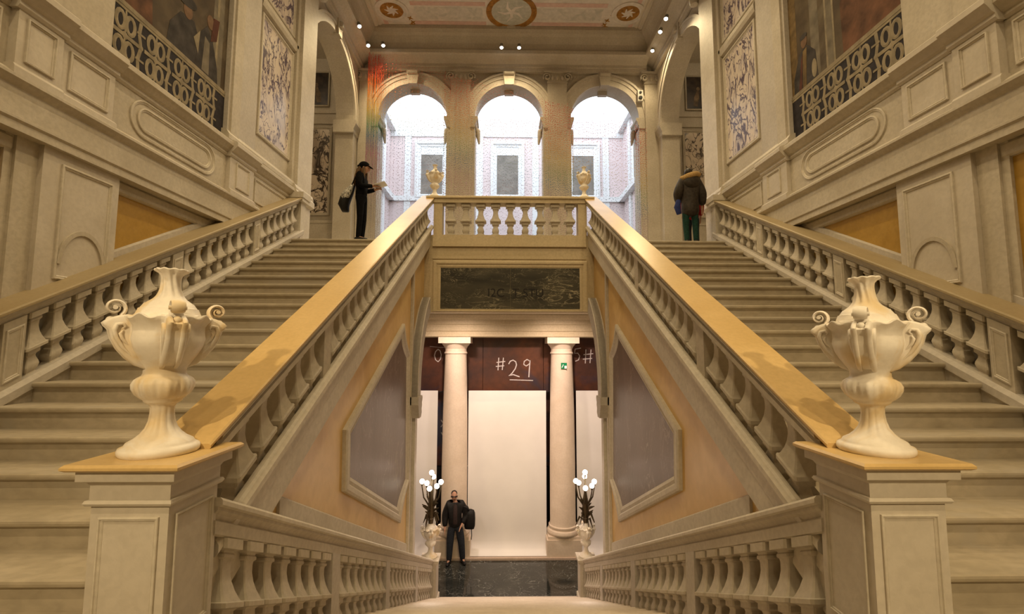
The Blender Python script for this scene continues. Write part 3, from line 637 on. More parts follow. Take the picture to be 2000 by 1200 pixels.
def lower_balustrade(sg):
    t = thing('balustrade', 'stone balustrade falling to the candelabrum ' + ('by the man in sunglasses' if sg < 0 else 'by the exit sign column'), 'balustrade', (sg * 1.80, 6, zl(10.8) - .9), 'falling balustrades of the central flight')
    c = .459
    raked([(1.69, -.016), (1.705, 0), (1.925, 0), (1.925, -.05), (1.71, -.05), (1.69, -.04)], 2.69, 10.90, -SD, c).build('handrail', 'stone_pale', t, sg)
    raked([(1.715, -.05), (1.92, -.05), (1.92, -.21), (1.735, -.21), (1.725, -.20), (1.725, -.13), (1.745, -.115), (1.735, -.09), (1.715, -.07)], 2.69, 10.88, -SD, c).build('handrail_moulding', 'stone', t, sg)
    raked([(1.72, -.90), (1.71, -.92), (1.71, -1.25), (1.92, -1.25), (1.92, -.90)], 2.69, 10.88, -SD, c).build('base_rail', 'stone_pale', t, sg)
    bays = [2.66] + LOWP + [10.86]
    for y in LOWP: post(t, 1.815, y, .095, .105, zl(y) - .91, zl(y) - .20, -SD, 'stone_grey', sg)
    for a, b2 in zip(bays[:-1], bays[1:]):
        a += .105; b2 -= .105; n = round((b2 - a) / .265)
        for k in range(n):
            y = a + (b2 - a) * (k + .5) / n; link('baluster', ME_DN, t, (sg * 1.815, y, zl(y) - .21))
    z0 = zl(11.04); cx, cy = 1.81, 11.06
    m = MB(); m.box(cx - .17, cx + .17, cy - .18, cy + .18, ZG - .02, z0 - .03); m.build('end_newel', 'stone_pier', t, sg)
    m = MB(); m.square([(.20, z0 - .03), (.20, z0), (.22, z0 + .005), (.22, z0 + .06)], (cx, cy, 0)); m.build('newel_cap', 'stone_pale', t, sg)
    m = MB(); m.square([(.20, ZG - .02), (.20, ZG + .14), (.18, ZG + .16)], (cx, cy, 0)); m.build('newel_base', 'stone_pale', t, sg)
    m = MB(); m.frame(inset(cx - .17, cx + .17, ZG + .2, z0 - .08, .05), inset(cx - .17, cx + .17, ZG + .2, z0 - .08, .08), 'y', cy - .18, cy - .19); m.build('newel_panel', 'stone_pale', t, sg)
    return z0 + .06
for sg in (-1, 1): inner_balustrade(sg); outer_balustrade(sg); ZN = lower_balustrade(sg)
t = thing('balustrade', 'level stone balustrade of the bridge above the dark marble tablet', 'balustrade', (0, 10.3, 2.54))
m = MB(); m.prism([(10.12, -.02), (10.14, 0), (10.50, 0), (10.52, -.02), (10.52, -.05), (10.50, -.065), (10.14, -.065), (10.12, -.05)], 'x', -1.90, 1.94)
for i in range(len(m.v)): m.v[i] = (m.v[i][0], m.v[i][1], m.v[i][2] + 3.44)
m.build('handrail', 'stone_warm', t)
m = MB(); m.box(-1.75, 1.79, 10.16, 10.48, 3.29, 3.375); m.build('handrail_moulding', 'stone_warm', t)
for x in (-1.63, 1.67):
    m = MB(); m.box(x - .10, x + .10, 10.19, 10.46, 2.54, 3.29); m.build('post', 'stone_warm', t)
for k in range(9): link('baluster', ME_LV, t, (-1.347 + .342 * k, 10.33, 3.28))

# ================================================================== PEDESTALS AND URNS
def pedestal(sg):
    cx, cy = 1.921, 2.515; zt = -.562
    t = thing('pedestal', 'square panelled stone pedestal carrying an urn at the foot of the ' + ("woman's flight" if sg < 0 else "parka wearer's flight"), 'pedestal', (sg * cx, cy, ZM), 'pedestals at the stair foot')
    m = MB(); m.square([(.262, zt - .034), (.277, zt - .024), (.277, zt - .012), (.265, zt)], (cx, cy, 0)); m.build('cap', 'rail_top', t, sg)
    m = MB(); m.square([(.195, zt - .20), (.195, zt - .115), (.205, zt - .098), (.225, zt - .088), (.235, zt - .086), (.235, zt - .034)], (cx, cy, 0)); m.build('cornice', 'stone_pier', t, sg)
    m = MB(); m.square([(.192, zt - .213), (.205, zt - .210), (.213, zt - .197), (.207, zt - .184), (.192, zt - .18)], (cx, cy, 0)); m.build('astragal', 'stone_pier', t, sg)
    m = MB(); m.square([(.188, ZM), (.188, zt - .19)], (cx, cy, 0)); m.build('shaft', 'stone_pier', t, sg)
    m = MB(); m.square([(.235, ZM), (.235, ZM + .12), (.205, ZM + .15), (.19, ZM + .155)], (cx, cy, 0)); m.build('plinth', 'stone_pier', t, sg)
    for ax in ('y', 'x'):
        m = MB(); a = cx if ax == 'y' else cy
        o = rect(a - .145, a + .145, ZM + .24, zt - .265); i = inset(a - .145, a + .145, ZM + .24, zt - .265, .022)
        f = (cy - .188) if ax == 'y' else (cx - .188)
        m.frame(o, i, ax, f + .001, f - .012); m.build('panel_moulding', 'stone_pale', t, sg)
for sg in (-1, 1): pedestal(sg)

UP = [(.176, 0), (.184, .010), (.186, .025), (.180, .040), (.166, .046), (.160, .050), (.156, .056), (.150, .066), (.120, .084), (.092, .108), (.072, .138), (.060, .175), (.055, .215), (.055, .245), (.062, .262), (.080, .272), (.088, .280), (.090, .288), (.104, .298), (.124, .320), (.136, .350), (.139, .375), (.132, .398), (.118, .412), (.104, .420), (.098, .432), (.098, .455), (.118, .485), (.148, .530), (.170, .575), (.182, .620), (.188, .660), (.190, .690), (.196, .712), (.204, .728), (.202, .734), (.184, .731), (.164, .724), (.160, .732), (.158, .750), (.153, .753), (.150, .757), (.138, .788), (.132, .790), (.129, .794), (.113, .818), (.107, .820), (.103, .824), (.080, .842), (.060, .864), (.050, .895), (.045, .930), (.044, .955), (.047, .975), (.060, .992), (.076, 1.000), (.080, 1.006), (.078, 1.012), (.066, 1.013), (.048, 1.004), (.03, .97), (.005, .95)]
def urn_fn(r, z, t):
    if z > .85 and z < .99: r *= 1 + .085 * cos(10 * t + 30 * (z - .85))
    elif z >= .99: r *= 1 + .035 * cos(10 * t + 4.2); z += .003 * cos(10 * t)
    elif .44 < z < .735 and r > .1:
        u = abs(cos(2 * t)); w_ = (1 - u) ** .6; k = min(1, max(0, (z - .44) / .12))
        r += -.030 * w_ * math.exp(-((z - .675) / .030) ** 2) + .006 * w_ * math.exp(-((z - .60) / .05) ** 2) - .010 * k * math.exp(-((u - .80) / .07) ** 2)
        if z > .69: q = min(1, (z - .69) / .035); r += .008 * q * w_; z += (.013 * cos(12 * t + PI) + .008) * q * w_
    elif .29 < z < .42: k = sin(PI * (z - .29) / .13); r *= 1 + .05 * k * cos(8 * t) + .02 * k * cos(24 * t)
    elif .10 < z < .26: r *= 1 + .05 * abs(cos(6 * t)) - .02
    return r, z
m = MB(); m.lathe(UP, n=96, fn=urn_fn); ME_URN = mesh_of(m, 'body', 'urn_stone', 48)
m = MB()
ho = [(.09, .455), (.135, .475), (.18, .515), (.218, .565), (.245, .62), (.258, .668), (.276, .688), (.281, .702), (.268, .716), (.245, .730), (.215, .742), (.18, .748), (.12, .742), (.09, .62)]
hc = (.165, .63)
def hl(f, y, g=0.0): return [(hc[0] + (a - hc[0]) * f - g, y, hc[1] + (b2 - hc[1]) * f - g * .4) for a, b2 in ho]
for e in (-1, 1):       # a rounded rib on each cheek
    m.rings([hl(.90, e * .018), hl(.985, e * .021), hl(1.0, e * .030), hl(.985, e * .039), hl(.90, e * .046), hl(.55, e * .048)])
m.rings([hl(.93, -.022, .004), hl(.93, .022, .004)])
for e in (-1, 1):       # leaf carved on the cheek
    m.tube([(.155, e * .043, .53), (.195, e * .047, .575), (.222, e * .050, .625), (.232, e * .052, .662), (.222, e * .053, .692), (.200, e * .053, .697), (.188, e * .052, .683), (.197, e * .051, .672)], [.005, .009, .011, .012, .011, .009, .007, .004], 8)
    m.tube([(.170, e * .045, .585), (.198, e * .050, .618), (.207, e * .052, .645), (.198, e * .052, .662)], [.004, .008, .009, .004], 8)
m.ball((.245, 0, .715), (.022, .020, .022), 10, 8)
cv = (.232, .782); vp = []
for i in range(34):
    q = i / 33; a = -2.3 + 9.6 * q; rr = .046 * (1 - .80 * q); vp.append((cv[0] - rr * cos(a) * -1 if False else cv[0] + rr * cos(-a + PI * .55), 0, cv[1] + rr * sin(-a + PI * .55)))
m.tube([(.20, 0, .732)] + vp, [(.012, .030)] + [(.010 - .006 * i / 33, .034 - .006 * i / 33) for i in range(34)], 8, (0, 1, 0))
m.tube([(cv[0], -.04, cv[1]), (cv[0], .04, cv[1])], .011, 8)
ME_HANDLE = mesh_of(m, 'handle', 'urn_stone', 60)
def urn(label, loc, sc, group, rot=0.0, mat=None):
    t = thing('stone_urn', label, 'urn', loc, group)
    link('body', ME_URN, t, loc, (sc, sc, sc), rot)
    for k in range(4): link('handle', ME_HANDLE, t, loc, (sc, sc, sc), rot + k * PI / 2)
    return t
urn('large cream stone urn with scrolled handles on the pedestal below the woman', (-1.935, 2.515, -.562), .972, 'large urns on the pedestals', -PI / 4)
urn('large cream stone urn with scrolled handles on the pedestal below the parka wearer', (1.925, 2.515, -.562), .945, 'large urns on the pedestals', -3 * PI / 4)
urn('small stone urn on the bridge corner nearer the woman in black', (-1.735, 10.30, 3.44), .77, 'small urns on the bridge', .3)
urn('small stone urn on the bridge corner nearer the visitor in the parka', (1.735, 10.30, 3.44), .75, 'small urns on the bridge', .5)

# ------------------------------------------------------------------ candelabra standing in urns on the lower newels
def candelabrum(sg):
    who = 'beside the man in the black jacket' if sg < 0 else 'beside the column with the green exit sign'
    x, y = sg * 1.81, 11.06
    urn('cream stone urn on the lower newel ' + who, (x, y, ZN), .87, 'urns under the candelabra', .2)
    zt = ZN + .74
    t = thing('candelabrum', 'bronze branching candelabrum with glowing globes ' + who, 'candelabrum', (x, y, zt), 'candelabra of the central flight')
    m = MB(); m.tube([(x, y, zt), (x, y, zt + .25), (x, y, zt + .55), (x, y, zt + .78)], [.05, .09, .06, .02], 10); m.build('stem', 'bronze', t, smooth=50)
    rnd = random.Random(3 + sg)
    tips = [(-.22, .0, 1.0), (.22, .02, .98), (-.02, -.15, .88), (.02, .17, 1.06), (.0, 0, 1.2), (-.13, .14, .92), (.14, -.10, .92)]
    for dx, dy, h in tips:
        m = MB(); m.tube([(x, y, zt + .2), (x + dx * .25, y + dy * .25, zt + .42), (x + dx * .8, y + dy * .8, zt + .6), (x + dx, y + dy, zt + h - .15), (x + dx, y + dy, zt + h - .09)], [.022, .02, .016, .014, .03], 7)
        m.build('branch', 'bronze', t, smooth=50)
        m = MB(); m.ball((x + dx, y + dy, zt + h - .035), .058, 12, 8); m.build('globe', 'globe_glow', t, smooth=80)
    for k in range(26):
        a = rnd.random() * 2 * PI; h0 = rnd.uniform(.05, .5) if k > 10 else rnd.uniform(.05, .2); l = rnd.uniform(.12, .24); dn = -1 if k < 11 else 1
        m = MB(); m.tube([(x + .03 * cos(a), y + .03 * sin(a), zt + h0), (x + .6 * l * cos(a), y + .6 * l * sin(a), zt + h0 + .08), (x + l * cos(a), y + l * sin(a), zt + h0 + dn * .12)], [(.012, .02), (.018, .03), (.005, .008)], 6); m.build('leaf', 'bronze', t, smooth=60)
    ld = bpy.data.lights.new('globe_light', 'POINT'); ld.energy = 35; ld.color = HALLC; ld.shadow_soft_size = .15
    lo = bpy.data.objects.new('globe_light', ld); COL.objects.link(lo); lo.parent = t; lo.location = (0, -.02, 1.32)
for sg in (-1, 1): candelabrum(sg)

# ================================================================== HALL: columns, hung paper, boards
YK = 13.55
def column(x, label):
    x *= K
    t = thing('stone_column', label, 'column', (x, YK, ZG), 'columns of the hall')
    z = ZG + .055
    pr = lambda q: [(a * K, b2 * K) for a, b2 in q]
    m = MB(); m.box(x - .49, x + .49, YK - .38, YK + .38, z, z + .45); m.box(x - .45, x + .45, YK - .35, YK + .35, z + .45, z + .532); m.build('plinth', 'column_stone', t)
    m = MB(); m.lathe(pr([(.40, .50), (.425, .53), (.43, .57), (.41, .62), (.37, .64), (.365, .67), (.385, .69), (.385, .72), (.36, .74)]), (x, YK, z), 32); m.build('base', 'column_stone', t, smooth=40)
    m = MB(); m.lathe(pr([(.36, .74), (.345, .80), (.345, 2.2), (.335, 3.5), (.315, 4.6), (.295, 5.27), (.31, 5.28), (.32, 5.30), (.31, 5.33), (.295, 5.34), (.295, 5.44)]), (x, YK, z), 36); m.build('shaft', 'column_stone', t, smooth=40)
    m = MB(); m.lathe(pr([(.295, 5.42), (.31, 5.44), (.32, 5.47), (.37, 5.53), (.395, 5.57)]), (x, YK, z), 32); m.box(x - .46, x + .46, YK - .46, YK + .46, z + 5.57 * K, EH[0][1] + .001); m.build('capital', 'column_stone', t, smooth=40)
column(-1.45, 'smooth round stone column behind the man in the black jacket'); column(1.49, 'smooth round stone column carrying the green exit sign')
def sheet(x0, x1, label):
    t = []
    m = MB(); x0 *= K; x1 *= K; prof = [(13.60, -1.28), (13.60, -5.2), (13.59, -5.52), (13.54, -5.69), (13.41, -5.775), (13.24, -5.795)]
    w = (x1 - x0)
    rs = []
    for k, (y, z) in enumerate(prof):
        fl = .03 * max(0, k - 2) / 3
        rs.append([(x0 - fl, y, z), (x0 + w * .5, y - .003, z), (x1 + fl, y, z), (x1 + fl, y + .012, z + .004), (x0 + w * .5, y + .009, z + .004), (x0 - fl, y + .012, z + .004)])
    m.rings(rs); o = m.build('hanging_paper_sheet', 'hanging_paper', None, smooth=50, loc=((x0 + x1) / 2, 13.6, -5.7))
    tag(o, label, 'paper sheet', 'white sheets hung in the hall'); return o
sheet(-1.09, 1.055, 'widest white sheet hanging between the two columns and curling onto the floor')
sheet(-3.1, -1.94, 'narrower white sheet hanging behind the candelabrum by the man')
sheet(1.89, 3.1, 'narrower white sheet hanging behind the candelabrum by the exit sign column')
def strokes(par, polys, x, z, sc, y, r=.013):
    x *= K; z *= K; sc *= K; y *= K; r *= K
    for pl in polys:
        m = MB(); m.tube([(x + a * sc, y, z + b2 * sc) for a, b2 in pl], [(r, .003)] * len(pl), 6, (0, 1, 0)); m.build('chalk_stroke', 'chalk', par)
TWO = [[(0, .75), (.1, .93), (.28, 1.0), (.45, .9), (.5, .7), (.42, .45), (.2, .15), (0, .02), (.3, .08), (.7, -.06)]]
NINE = [[(.42, .9), (.25, 1.0), (.08, .88), (.05, .7), (.2, .6), (.38, .72), (.44, .95), (.40, .5), (.36, -.08)]]
HASH = [[(.18, 1), (.12, 0)], [(.55, 1), (.46, .02)], [(0, .62), (.7, .7)], [(-.05, .3), (.62, .36)]]
ZERO = [[(.3, 1), (.1, .8), (.02, .5), (.12, .15), (.32, 0), (.5, .2), (.56, .55), (.48, .85), (.3, 1)]]
FIVE_R = [[(.55, 1.0), (.1, .92), (.05, .6), (.3, .62), (.45, .4), (.35, .1), (.1, 0)]]
def board(x0, x1, label):
    x0 *= K; x1 *= K
    o = thing('brown_board', label, 'board', ((x0 + x1) / 2, 14.0, -1.34), 'dark boards above the white sheets')
    m = MB(); m.box(x0 + .006, x1 - .006, 14.025, 14.065, -1.34, .94); m.build('panel', 'brown_board', o)
    m = MB(); m.box(x0 + .006, x1 - .006, 14.01, 14.07, -1.365, -1.34); m.build('bottom_lip', 'black_plastic', o)
    return o
b1 = board(-3.2, -1.33, 'dark brown board with a chalked zero beside the man’s column')
b2_ = board(-1.33, -.72, 'narrow blank dark board between the column and the #29 board')
b3 = board(-.72, 1.02, 'dark brown board with #29 written on it in chalk')
b4 = board(1.02, 3.2, 'dark brown board with a reversed chalked 5 and hash')
strokes(b1, ZERO, -2.12, -.42, .36, 13.194); strokes(b1, [[(-2.25, .02), (-1.95, -.01), (-1.75, 0)]], 0, 0, 1, 13.194, .006)
strokes(b3, HASH, -.33, -.66, .36, 13.194); strokes(b3, TWO, .02, -.82, .45, 13.194, .015); strokes(b3, NINE, .43, -.82, .47, 13.194, .015); strokes(b3, [[(.05, -.93), (.4, -.94), (.72, -.95)]], 0, 0, 1, 13.194, .012)
strokes(b4, FIVE_R, 1.90, -.40, .38, 13.194); strokes(b4, HASH, 2.18, -.46, .40, 13.194)
db = thing('brown_board', 'tall dark brown board showing in the gaps behind the columns', 'board', (0, 14.3, ZG))
for x0, x1 in ((-3.4, -1.6), (-1.6, 1.6), (1.6, 3.4)):
    m = MB(); m.box(x0 + .01, x1 - .01, 14.3, 14.35, -3.6, .2); m.build('panel', 'brown_board', db)
    m = MB(); m.box(x0 + .01, x1 - .01, 14.3, 14.35, ZG + .055, -3.63); m.build('panel', 'black_void', db)
strokes(db, [[(-1.93, -2.1), (-1.86, -2.2), (-1.93, -2.3)], [(-1.92, -2.45), (-1.86, -2.55)]], 0, 0, 1, 13.44)
ex, ey, ez = 1.605, YK - .352, -.53
es = thing('exit_sign', 'small green exit sign on the round column', 'sign', (ex, ey, ez))
m = MB(); m.box(ex - .085, ex + .085, ey - .01, ey + .01, ez - .085, ez + .085); m.build('plate', 'sign_green', es)
m = MB(); m.box(ex + .015, ex + .08, ey - .015, ey - .005, ez - .08, ez); m.build('door_pictogram', 'sign_white', es)
m = MB(); m.tube([(ex - .02, ey - .012, ez + .04), (ex - .03, ey - .012, ez), (ex - .06, ey - .012, ez - .05)], .012, 5); m.build('runner_pictogram', 'sign_white', es)

# ================================================================== things on the upper storey walls
sp = thing('wall_speaker', 'small white two-eyed box fixed beside the far arch', 'speaker', (4.52, YW - .1, 8.62))
m = MB(); m.box(4.43, 4.61, YW - .16, YW - .0, 8.42, 8.80); m.build('case', 'box_white', sp)
for z, r in ((8.72, .045), (8.53, .065)):
    m = MB(); m.lathe([(r, 0), (r, .02), (r * .6, .024), (.002, .02)], (0, 0, 0), 14); m.v = [(4.52 + p[0], YW - .158 - p[2], z + p[1]) for p in m.v]; m.build('driver', 'black_plastic', sp, smooth=50)
for sg in (-1, 1):
    pt = thing('painting', 'small dark painting high on the corridor wall behind the ' + ('woman in the black cap' if sg < 0 else 'visitor in the parka'), 'painting', (sg * 6.6, YW - .05, 8.22))
    m = MB(); m.box(6.17, 7.1, YW - .05, YW - .0, 8.22, 9.36); m.build('canvas', 'painting_dark', pt, sg)
    m = MB(); m.tube([(6.45, YW - .052, 8.3), (6.5, YW - .052, 8.6), (6.55, YW - .052, 8.85)], [(.07, .004), (.09, .004), (.03, .004)], 8, (0, 1, 0)); m.ball((6.56, YW - .052, 8.93), (.06, .004, .07), 10, 6)
    m.tube([(6.85, YW - .052, 8.3), (6.8, YW - .052, 8.6), (6.75, YW - .052, 8.8)], [(.12, .004), (.10, .004), (.04, .004)], 8, (0, 1, 0)); m.build('painted_figure', 'painting_tone', pt, sg)
    m = MB(); m.frame(rect(6.11, 7.16, 8.16, 9.42), rect(6.18, 7.09, 8.23, 9.35), 'y', YW - .01, YW - .075); m.build('frame', 'stone', pt, sg)

def mural(sg):
    y0, y1, z0, z1 = 5.46, 7.74, 3.615, 7.2; x = 5.055
    lab = 'wall painting of cloaked figures behind a painted balustrade, above the ' + ("woman's flight" if sg < 0 else "parka wearer's flight")
    t = thing('wall_painting', lab, 'mural', (sg * 5.05, (y0 + y1) / 2, z0), 'painted balcony scenes')
    m = MB(); m.box(x, 5.06, y0, y1, z0, z1); m.build('painted_ground', 'fresco_ground', t, sg)
    def blob(pts, mat, d, name='painted_shape'):
        m = MB(); m.prism(pts, 'x', x - .0015 * d, x - .0005); m.build(name, mat, t, sg)
    def ell(cy, cz, ry, rz, a=0, n=18): return [(cy + ry * cos(2 * PI * i / n) * cos(a) - rz * sin(2 * PI * i / n) * sin(a), cz + ry * cos(2 * PI * i / n) * sin(a) + rz * sin(2 * PI * i / n) * cos(a)) for i in range(n)]
    if sg < 0:
        blob(rect(7.35, 7.62, 4.4, z1), 'fresco_grey', 1); blob(rect(7.44, 7.50, 4.4, z1), 'fresco_white', 2)
        blob([(6.35, 4.4), (7.2, 4.4), (7.05, 4.9), (6.9, 5.15), (6.6, 5.1), (6.4, 4.8)], 'fresco_dark', 2)
        blob([(6.95, 4.4), (7.55, 4.4), (7.50, 4.75), (7.35, 5.15), (7.2, 5.3), (7.05, 5.1)], 'fresco_dark', 3)
        blob([(7.12, 4.5), (7.30, 4.5), (7.28, 5.05), (7.16, 5.1)], 'fresco_grey', 4)
        blob(ell(6.75, 5.22, .10, .13), 'fresco_flesh', 4); blob(ell(6.72, 5.36, .22, .09, .2), 'fresco_dark', 5)
        blob(ell(7.28, 5.42, .09, .12), 'fresco_flesh', 4); blob([(6.9, 4.9), (7.04, 5.1), (7.02, 4.7)], 'fresco_white', 5)
        blob([(5.5, 4.4), (6.1, 4.4), (6.0, 5.6), (5.6, 5.8)], 'fresco_brown', 2); blob(rect(5.95, 6.15, 5.2, 6.6), 'fresco_ochre', 1)
        blob([(7.3, 5.1), (7.45, 5.2), (7.5, 5.6), (7.35, 5.55)], 'fresco_red', 5)
    else:
        blob(rect(7.55, 7.74, 4.4, z1), 'fresco_ochre', 1); blob(rect(7.0, 7.2, 4.4, z1), 'fresco_grey', 1); blob(rect(6.66, 6.86, 4.4, z1), 'fresco_white', 2); blob(rect(6.7, 6.82, 4.4, z1), 'fresco_grey', 3)
        blob([(5.5, 4.4), (6.5, 4.4), (6.52, 5.3), (6.2, 5.75), (5.7, 5.6), (5.5, 5.2)], 'fresco_brown', 2)
        blob([(7.05, 4.4), (7.68, 4.4), (7.66, 4.75), (7.50, 5.12), (7.30, 5.18), (7.10, 4.95)], 'fresco_dark', 3)
        blob([(7.36, 4.4), (7.44, 4.4), (7.40, 5.12), (7.30, 5.14)], 'fresco_ochre', 5); blob([(7.47, 4.4), (7.56, 4.4), (7.45, 5.0), (7.41, 5.08)], 'fresco_red', 5)
        blob(ell(7.36, 5.27, .075, .11), 'fresco_flesh', 5); blob(ell(7.37, 5.37, .09, .05), 'fresco_dark', 6); blob(ell(7.14, 4.66, .06, .16), 'fresco_white', 5)
    # painted balustrade
    blob(rect(y0, y1, 3.62, 4.42), 'fresco_void', 7, 'painted_opening')
    m = MB(); m.box(x - .016, x - .009, y0, y1, 4.36, 4.47); m.box(x - .02, x - .009, y0, y1, 4.40, 4.43); m.box(x - .016, x - .009, y0, y1, 3.615, 3.67); m.build('painted_rail', 'fresco_white', t, sg)
    per = .52; k = 0; m = MB(); xb = x - .0125
    def ring(cy, cz, ry, rz): m.tube([(xb, cy + ry * cos(2 * PI * i / 14), cz + rz * sin(2 * PI * i / 14)) for i in range(15)], [(.027, .004)] * 15, 4, (1, 0, 0))
    y = y0 + .02
    while y < y1 - .1:
        off = 0 if k % 2 == 0 else .0
        for (cy, cz) in ((y + .10, 3.85), (y + .26, 3.85), (y + .10, 4.20), (y + .26, 4.20)):
            if cy + .09 < y1: ring(cy, cz, .066, .115)
        if y + .45 < y1:
            m.box(xb - .004, xb + .004, y - .02, y + .40, 3.998, 4.052); m.tube([(xb, y + .18, 3.70), (xb, y + .185, 3.85), (xb, y + .175, 4.02)], [(.014, .004)] * 3, 4, (1, 0, 0)); m.tube([(xb, y + .18, 4.05), (xb, y + .185, 4.2), (xb, y + .175, 4.36)], [(.014, .004)] * 3, 4, (1, 0, 0))
            m.tube([(xb, y + .42, 3.66), (xb, y + .40, 3.85), (xb, y + .44, 4.02), (xb, y + .40, 4.2), (xb, y + .42, 4.38)], [(.028, .004)] * 5, 4, (1, 0, 0))
            m.box(xb - .004, xb + .004, y + .36, y + .50, 3.83, 3.86); m.box(xb - .004, xb + .004, y + .36, y + .50, 4.19, 4.22)
            m.ball((xb, y + .18, 4.025), (.006, .05, .05), 8, 6); m.ball((xb, y + .44, 4.03), (.006, .04, .04), 8, 6)
        y += per; k += 1
    m.build('painted_lattice', 'fresco_white', t, sg)
for sg in (-1, 1): mural(sg)

# ------------------------------------------------------------------ bead strings in front of the window wall
m = MB(); rnd = random.Random(5); yb = YW - .42
x = -4.72
while x < 4.62:
    ztop = 9.85 - .27 * (x + 4.7) + rnd.uniform(-.1, .05)
    zbot = rnd.uniform(2.6, 4.6); z = ztop; dens = .036 if x < -4.2 else .075 if (abs(x) < 2.2 and abs(x) > 1.2) or x > 4.2 else .13
    yy = yb + rnd.uniform(-.12, .12)
    while z > zbot:
        s_ = rnd.uniform(.010, .015) if dens < .04 else rnd.uniform(.012, .019) if dens < .1 else rnd.uniform(.009, .014); xx = x + rnd.uniform(-.012, .012)
        m.add([(xx - s_, yy, z), (xx + s_, yy, z), (xx, yy - s_, z), (xx, yy + s_, z), (xx, yy, z - s_ * 1.3), (xx, yy, z + s_ * 1.3)], [(0, 2, 5), (2, 1, 5), (1, 3, 5), (3, 0, 5), (2, 0, 4), (1, 2, 4), (3, 1, 4), (0, 3, 4)])
        z -= dens * rnd.uniform(.6, 1.3)
    x += rnd.uniform(.018, .032) if x < -4.2 else rnd.uniform(.03, .05)
bc = m.build('bead_curtain', 'bead_colours', None, loc=(0, yb, 3.0)); tag(bc, 'rainbow coloured bead strings hanging before the three tall arches', 'bead curtain', kind='stuff')

# ================================================================== courtyard beyond the arches
YF = 25.0
cf = thing('courtyard_facade', 'pink courtyard front with white window surrounds seen through the arches', 'building', (0, YF, ZG))
m = MB(); m.box(-9, 9, YF, YF + .4, ZG, 12.9); m.build('wall', 'pink_render', cf)
m = MB(); m.box(-6.6, 6.6, YF - .07, YF, 11.9, 12.95); m.build('cornice', 'white_paint', cf)
for z in (8.15, 4.6, 5.1):
    m = MB(); m.box(-6.6, 6.6, YF - .12, YF, z, z + .28); m.build('string_course', 'white_paint', cf)
for x in (-5.6, -2.9, -1.55, 1.6, 2.95, 5.6):
    m = MB(); m.box(x - .18, x + .18, YF - .05, YF, ZG, 11.9); m.build('pilaster', 'white_paint', cf)
for x in (-4.25, .02, 4.3):
    for z0, z1 in ((8.55, 11.25), (4.95 - 4, 3.4)):
        f = MB().frame(rect(x - .95, x + .95, z0 - .25, z1 + .35), rect(x - .60, x + .60, z0, z1), 'y', YF, YF - .14).build('window', 'white_paint', cf)
        q = MB(); q.box(x - .60, x + .60, YF - .03, YF + .01, z0, z1); q.build('pane', 'window_shade', f)
        q = MB(); q.box(x - .60, x + .60, YF - .05, YF - .03, z1 - .42, z1); q.build('blind', 'white_paint', f)
for sg in (-1, 1):
    sw = thing('courtyard_facade', 'side courtyard front seen through the arch ' + ('beside the woman' if sg < 0 else 'beside the white speaker'), 'building', (sg * 6.6, 20, ZG))
    m = MB(); m.box(6.6, 7.0, YW + .7, YF, ZG, 12.9); m.build('wall', 'pink_render', sw, sg)
    for z, d in ((5.1, .25), (8.15, .3), (12.2, .3), (4.6, .15)):
        m = MB(); m.box(6.6 - d, 6.6, YW + .7, YF, z, z + .3); m.build('string_course', 'white_paint', sw, sg)
    for y in (16.6, 18.9, 21.2, 23.5):
        m = MB(); m.box(6.5, 6.6, y - .2, y + .2, ZG, 12.2); m.build('pilaster', 'white_paint', sw, sg)
    for y in (17.75, 20.05, 22.35):
        f = MB().frame(rect(y - .75, y + .75, 8.6, 11.4), rect(y - .5, y + .5, 8.8, 11.2), 'x', 6.6, 6.5).build('window', 'white_paint', sw, sg)
        q = MB(); q.box(6.57, 6.61, y - .5, y + .5, 8.8, 11.2); q.build('pane', 'window_shade', f, sg)
m = MB(); m.box(-7, 7, YW + .7, YF, ZG - .2, ZG); m.build('ground_courtyard', 'courtyard_paving')['kind'] = 'structure'

# ================================================================== LAMPS
gs = 'spotlights along the ceiling cornice'
KEY = 310
vis = [((-4.53, 13.95, 9.68), 'spotlight in the cornice corner above the red bead strings'), ((-4.12, 14.2, 9.86), 'spotlight second from the red corner on the far cornice'), ((-.24, 14.2, 9.84), 'spotlight over the middle arch, nearer the bead corner'), ((.34, 14.2, 9.84), 'spotlight over the middle arch, nearer the white speaker'), ((4.72, 14.1, 9.72), 'spotlight in the cornice corner above the white speaker'),
       ((-4.56, 13.15, 9.74), 'spotlight on the side cornice above the woman'), ((4.56, 12.9, 9.50), 'spotlight on the side cornice above the parka, lower of the pair'), ((4.54, 12.35, 9.50), 'spotlight on the side cornice above the parka, upper of the pair')]
for p, l in vis:
    spotlight(l, p, (p[0] * .5, p[1] - 1.5, 2.3), 195, gs, 2.5, .8)
for sg in (-1, 1):
    for y, pw in ((8.6, 1.35), (5.2, 1.15), (1.6, .85)):
        spotlight('spotlight hung from the stair ceiling out of view', (sg * 1.3, y, 10.45), (sg * 1.9, y + .4, -1.5), KEY * pw, gs, 2.4, .7)
for x in (-2.6, 0, 2.6):
    spotlight('spotlight on the rear cornice out of view', (x, -2.7, 9.7), (x * .95, 6.5, 0.2), KEY * 2.3, gs, 1.35, .9)
for sg in (-1, 1):
    spotlight('spotlight fixed low on the rear wall out of view', (sg * 2.5, -3.1, 2.9), (sg * 1.95, 2.5, -.2), 850, gs, .80, 1.0)
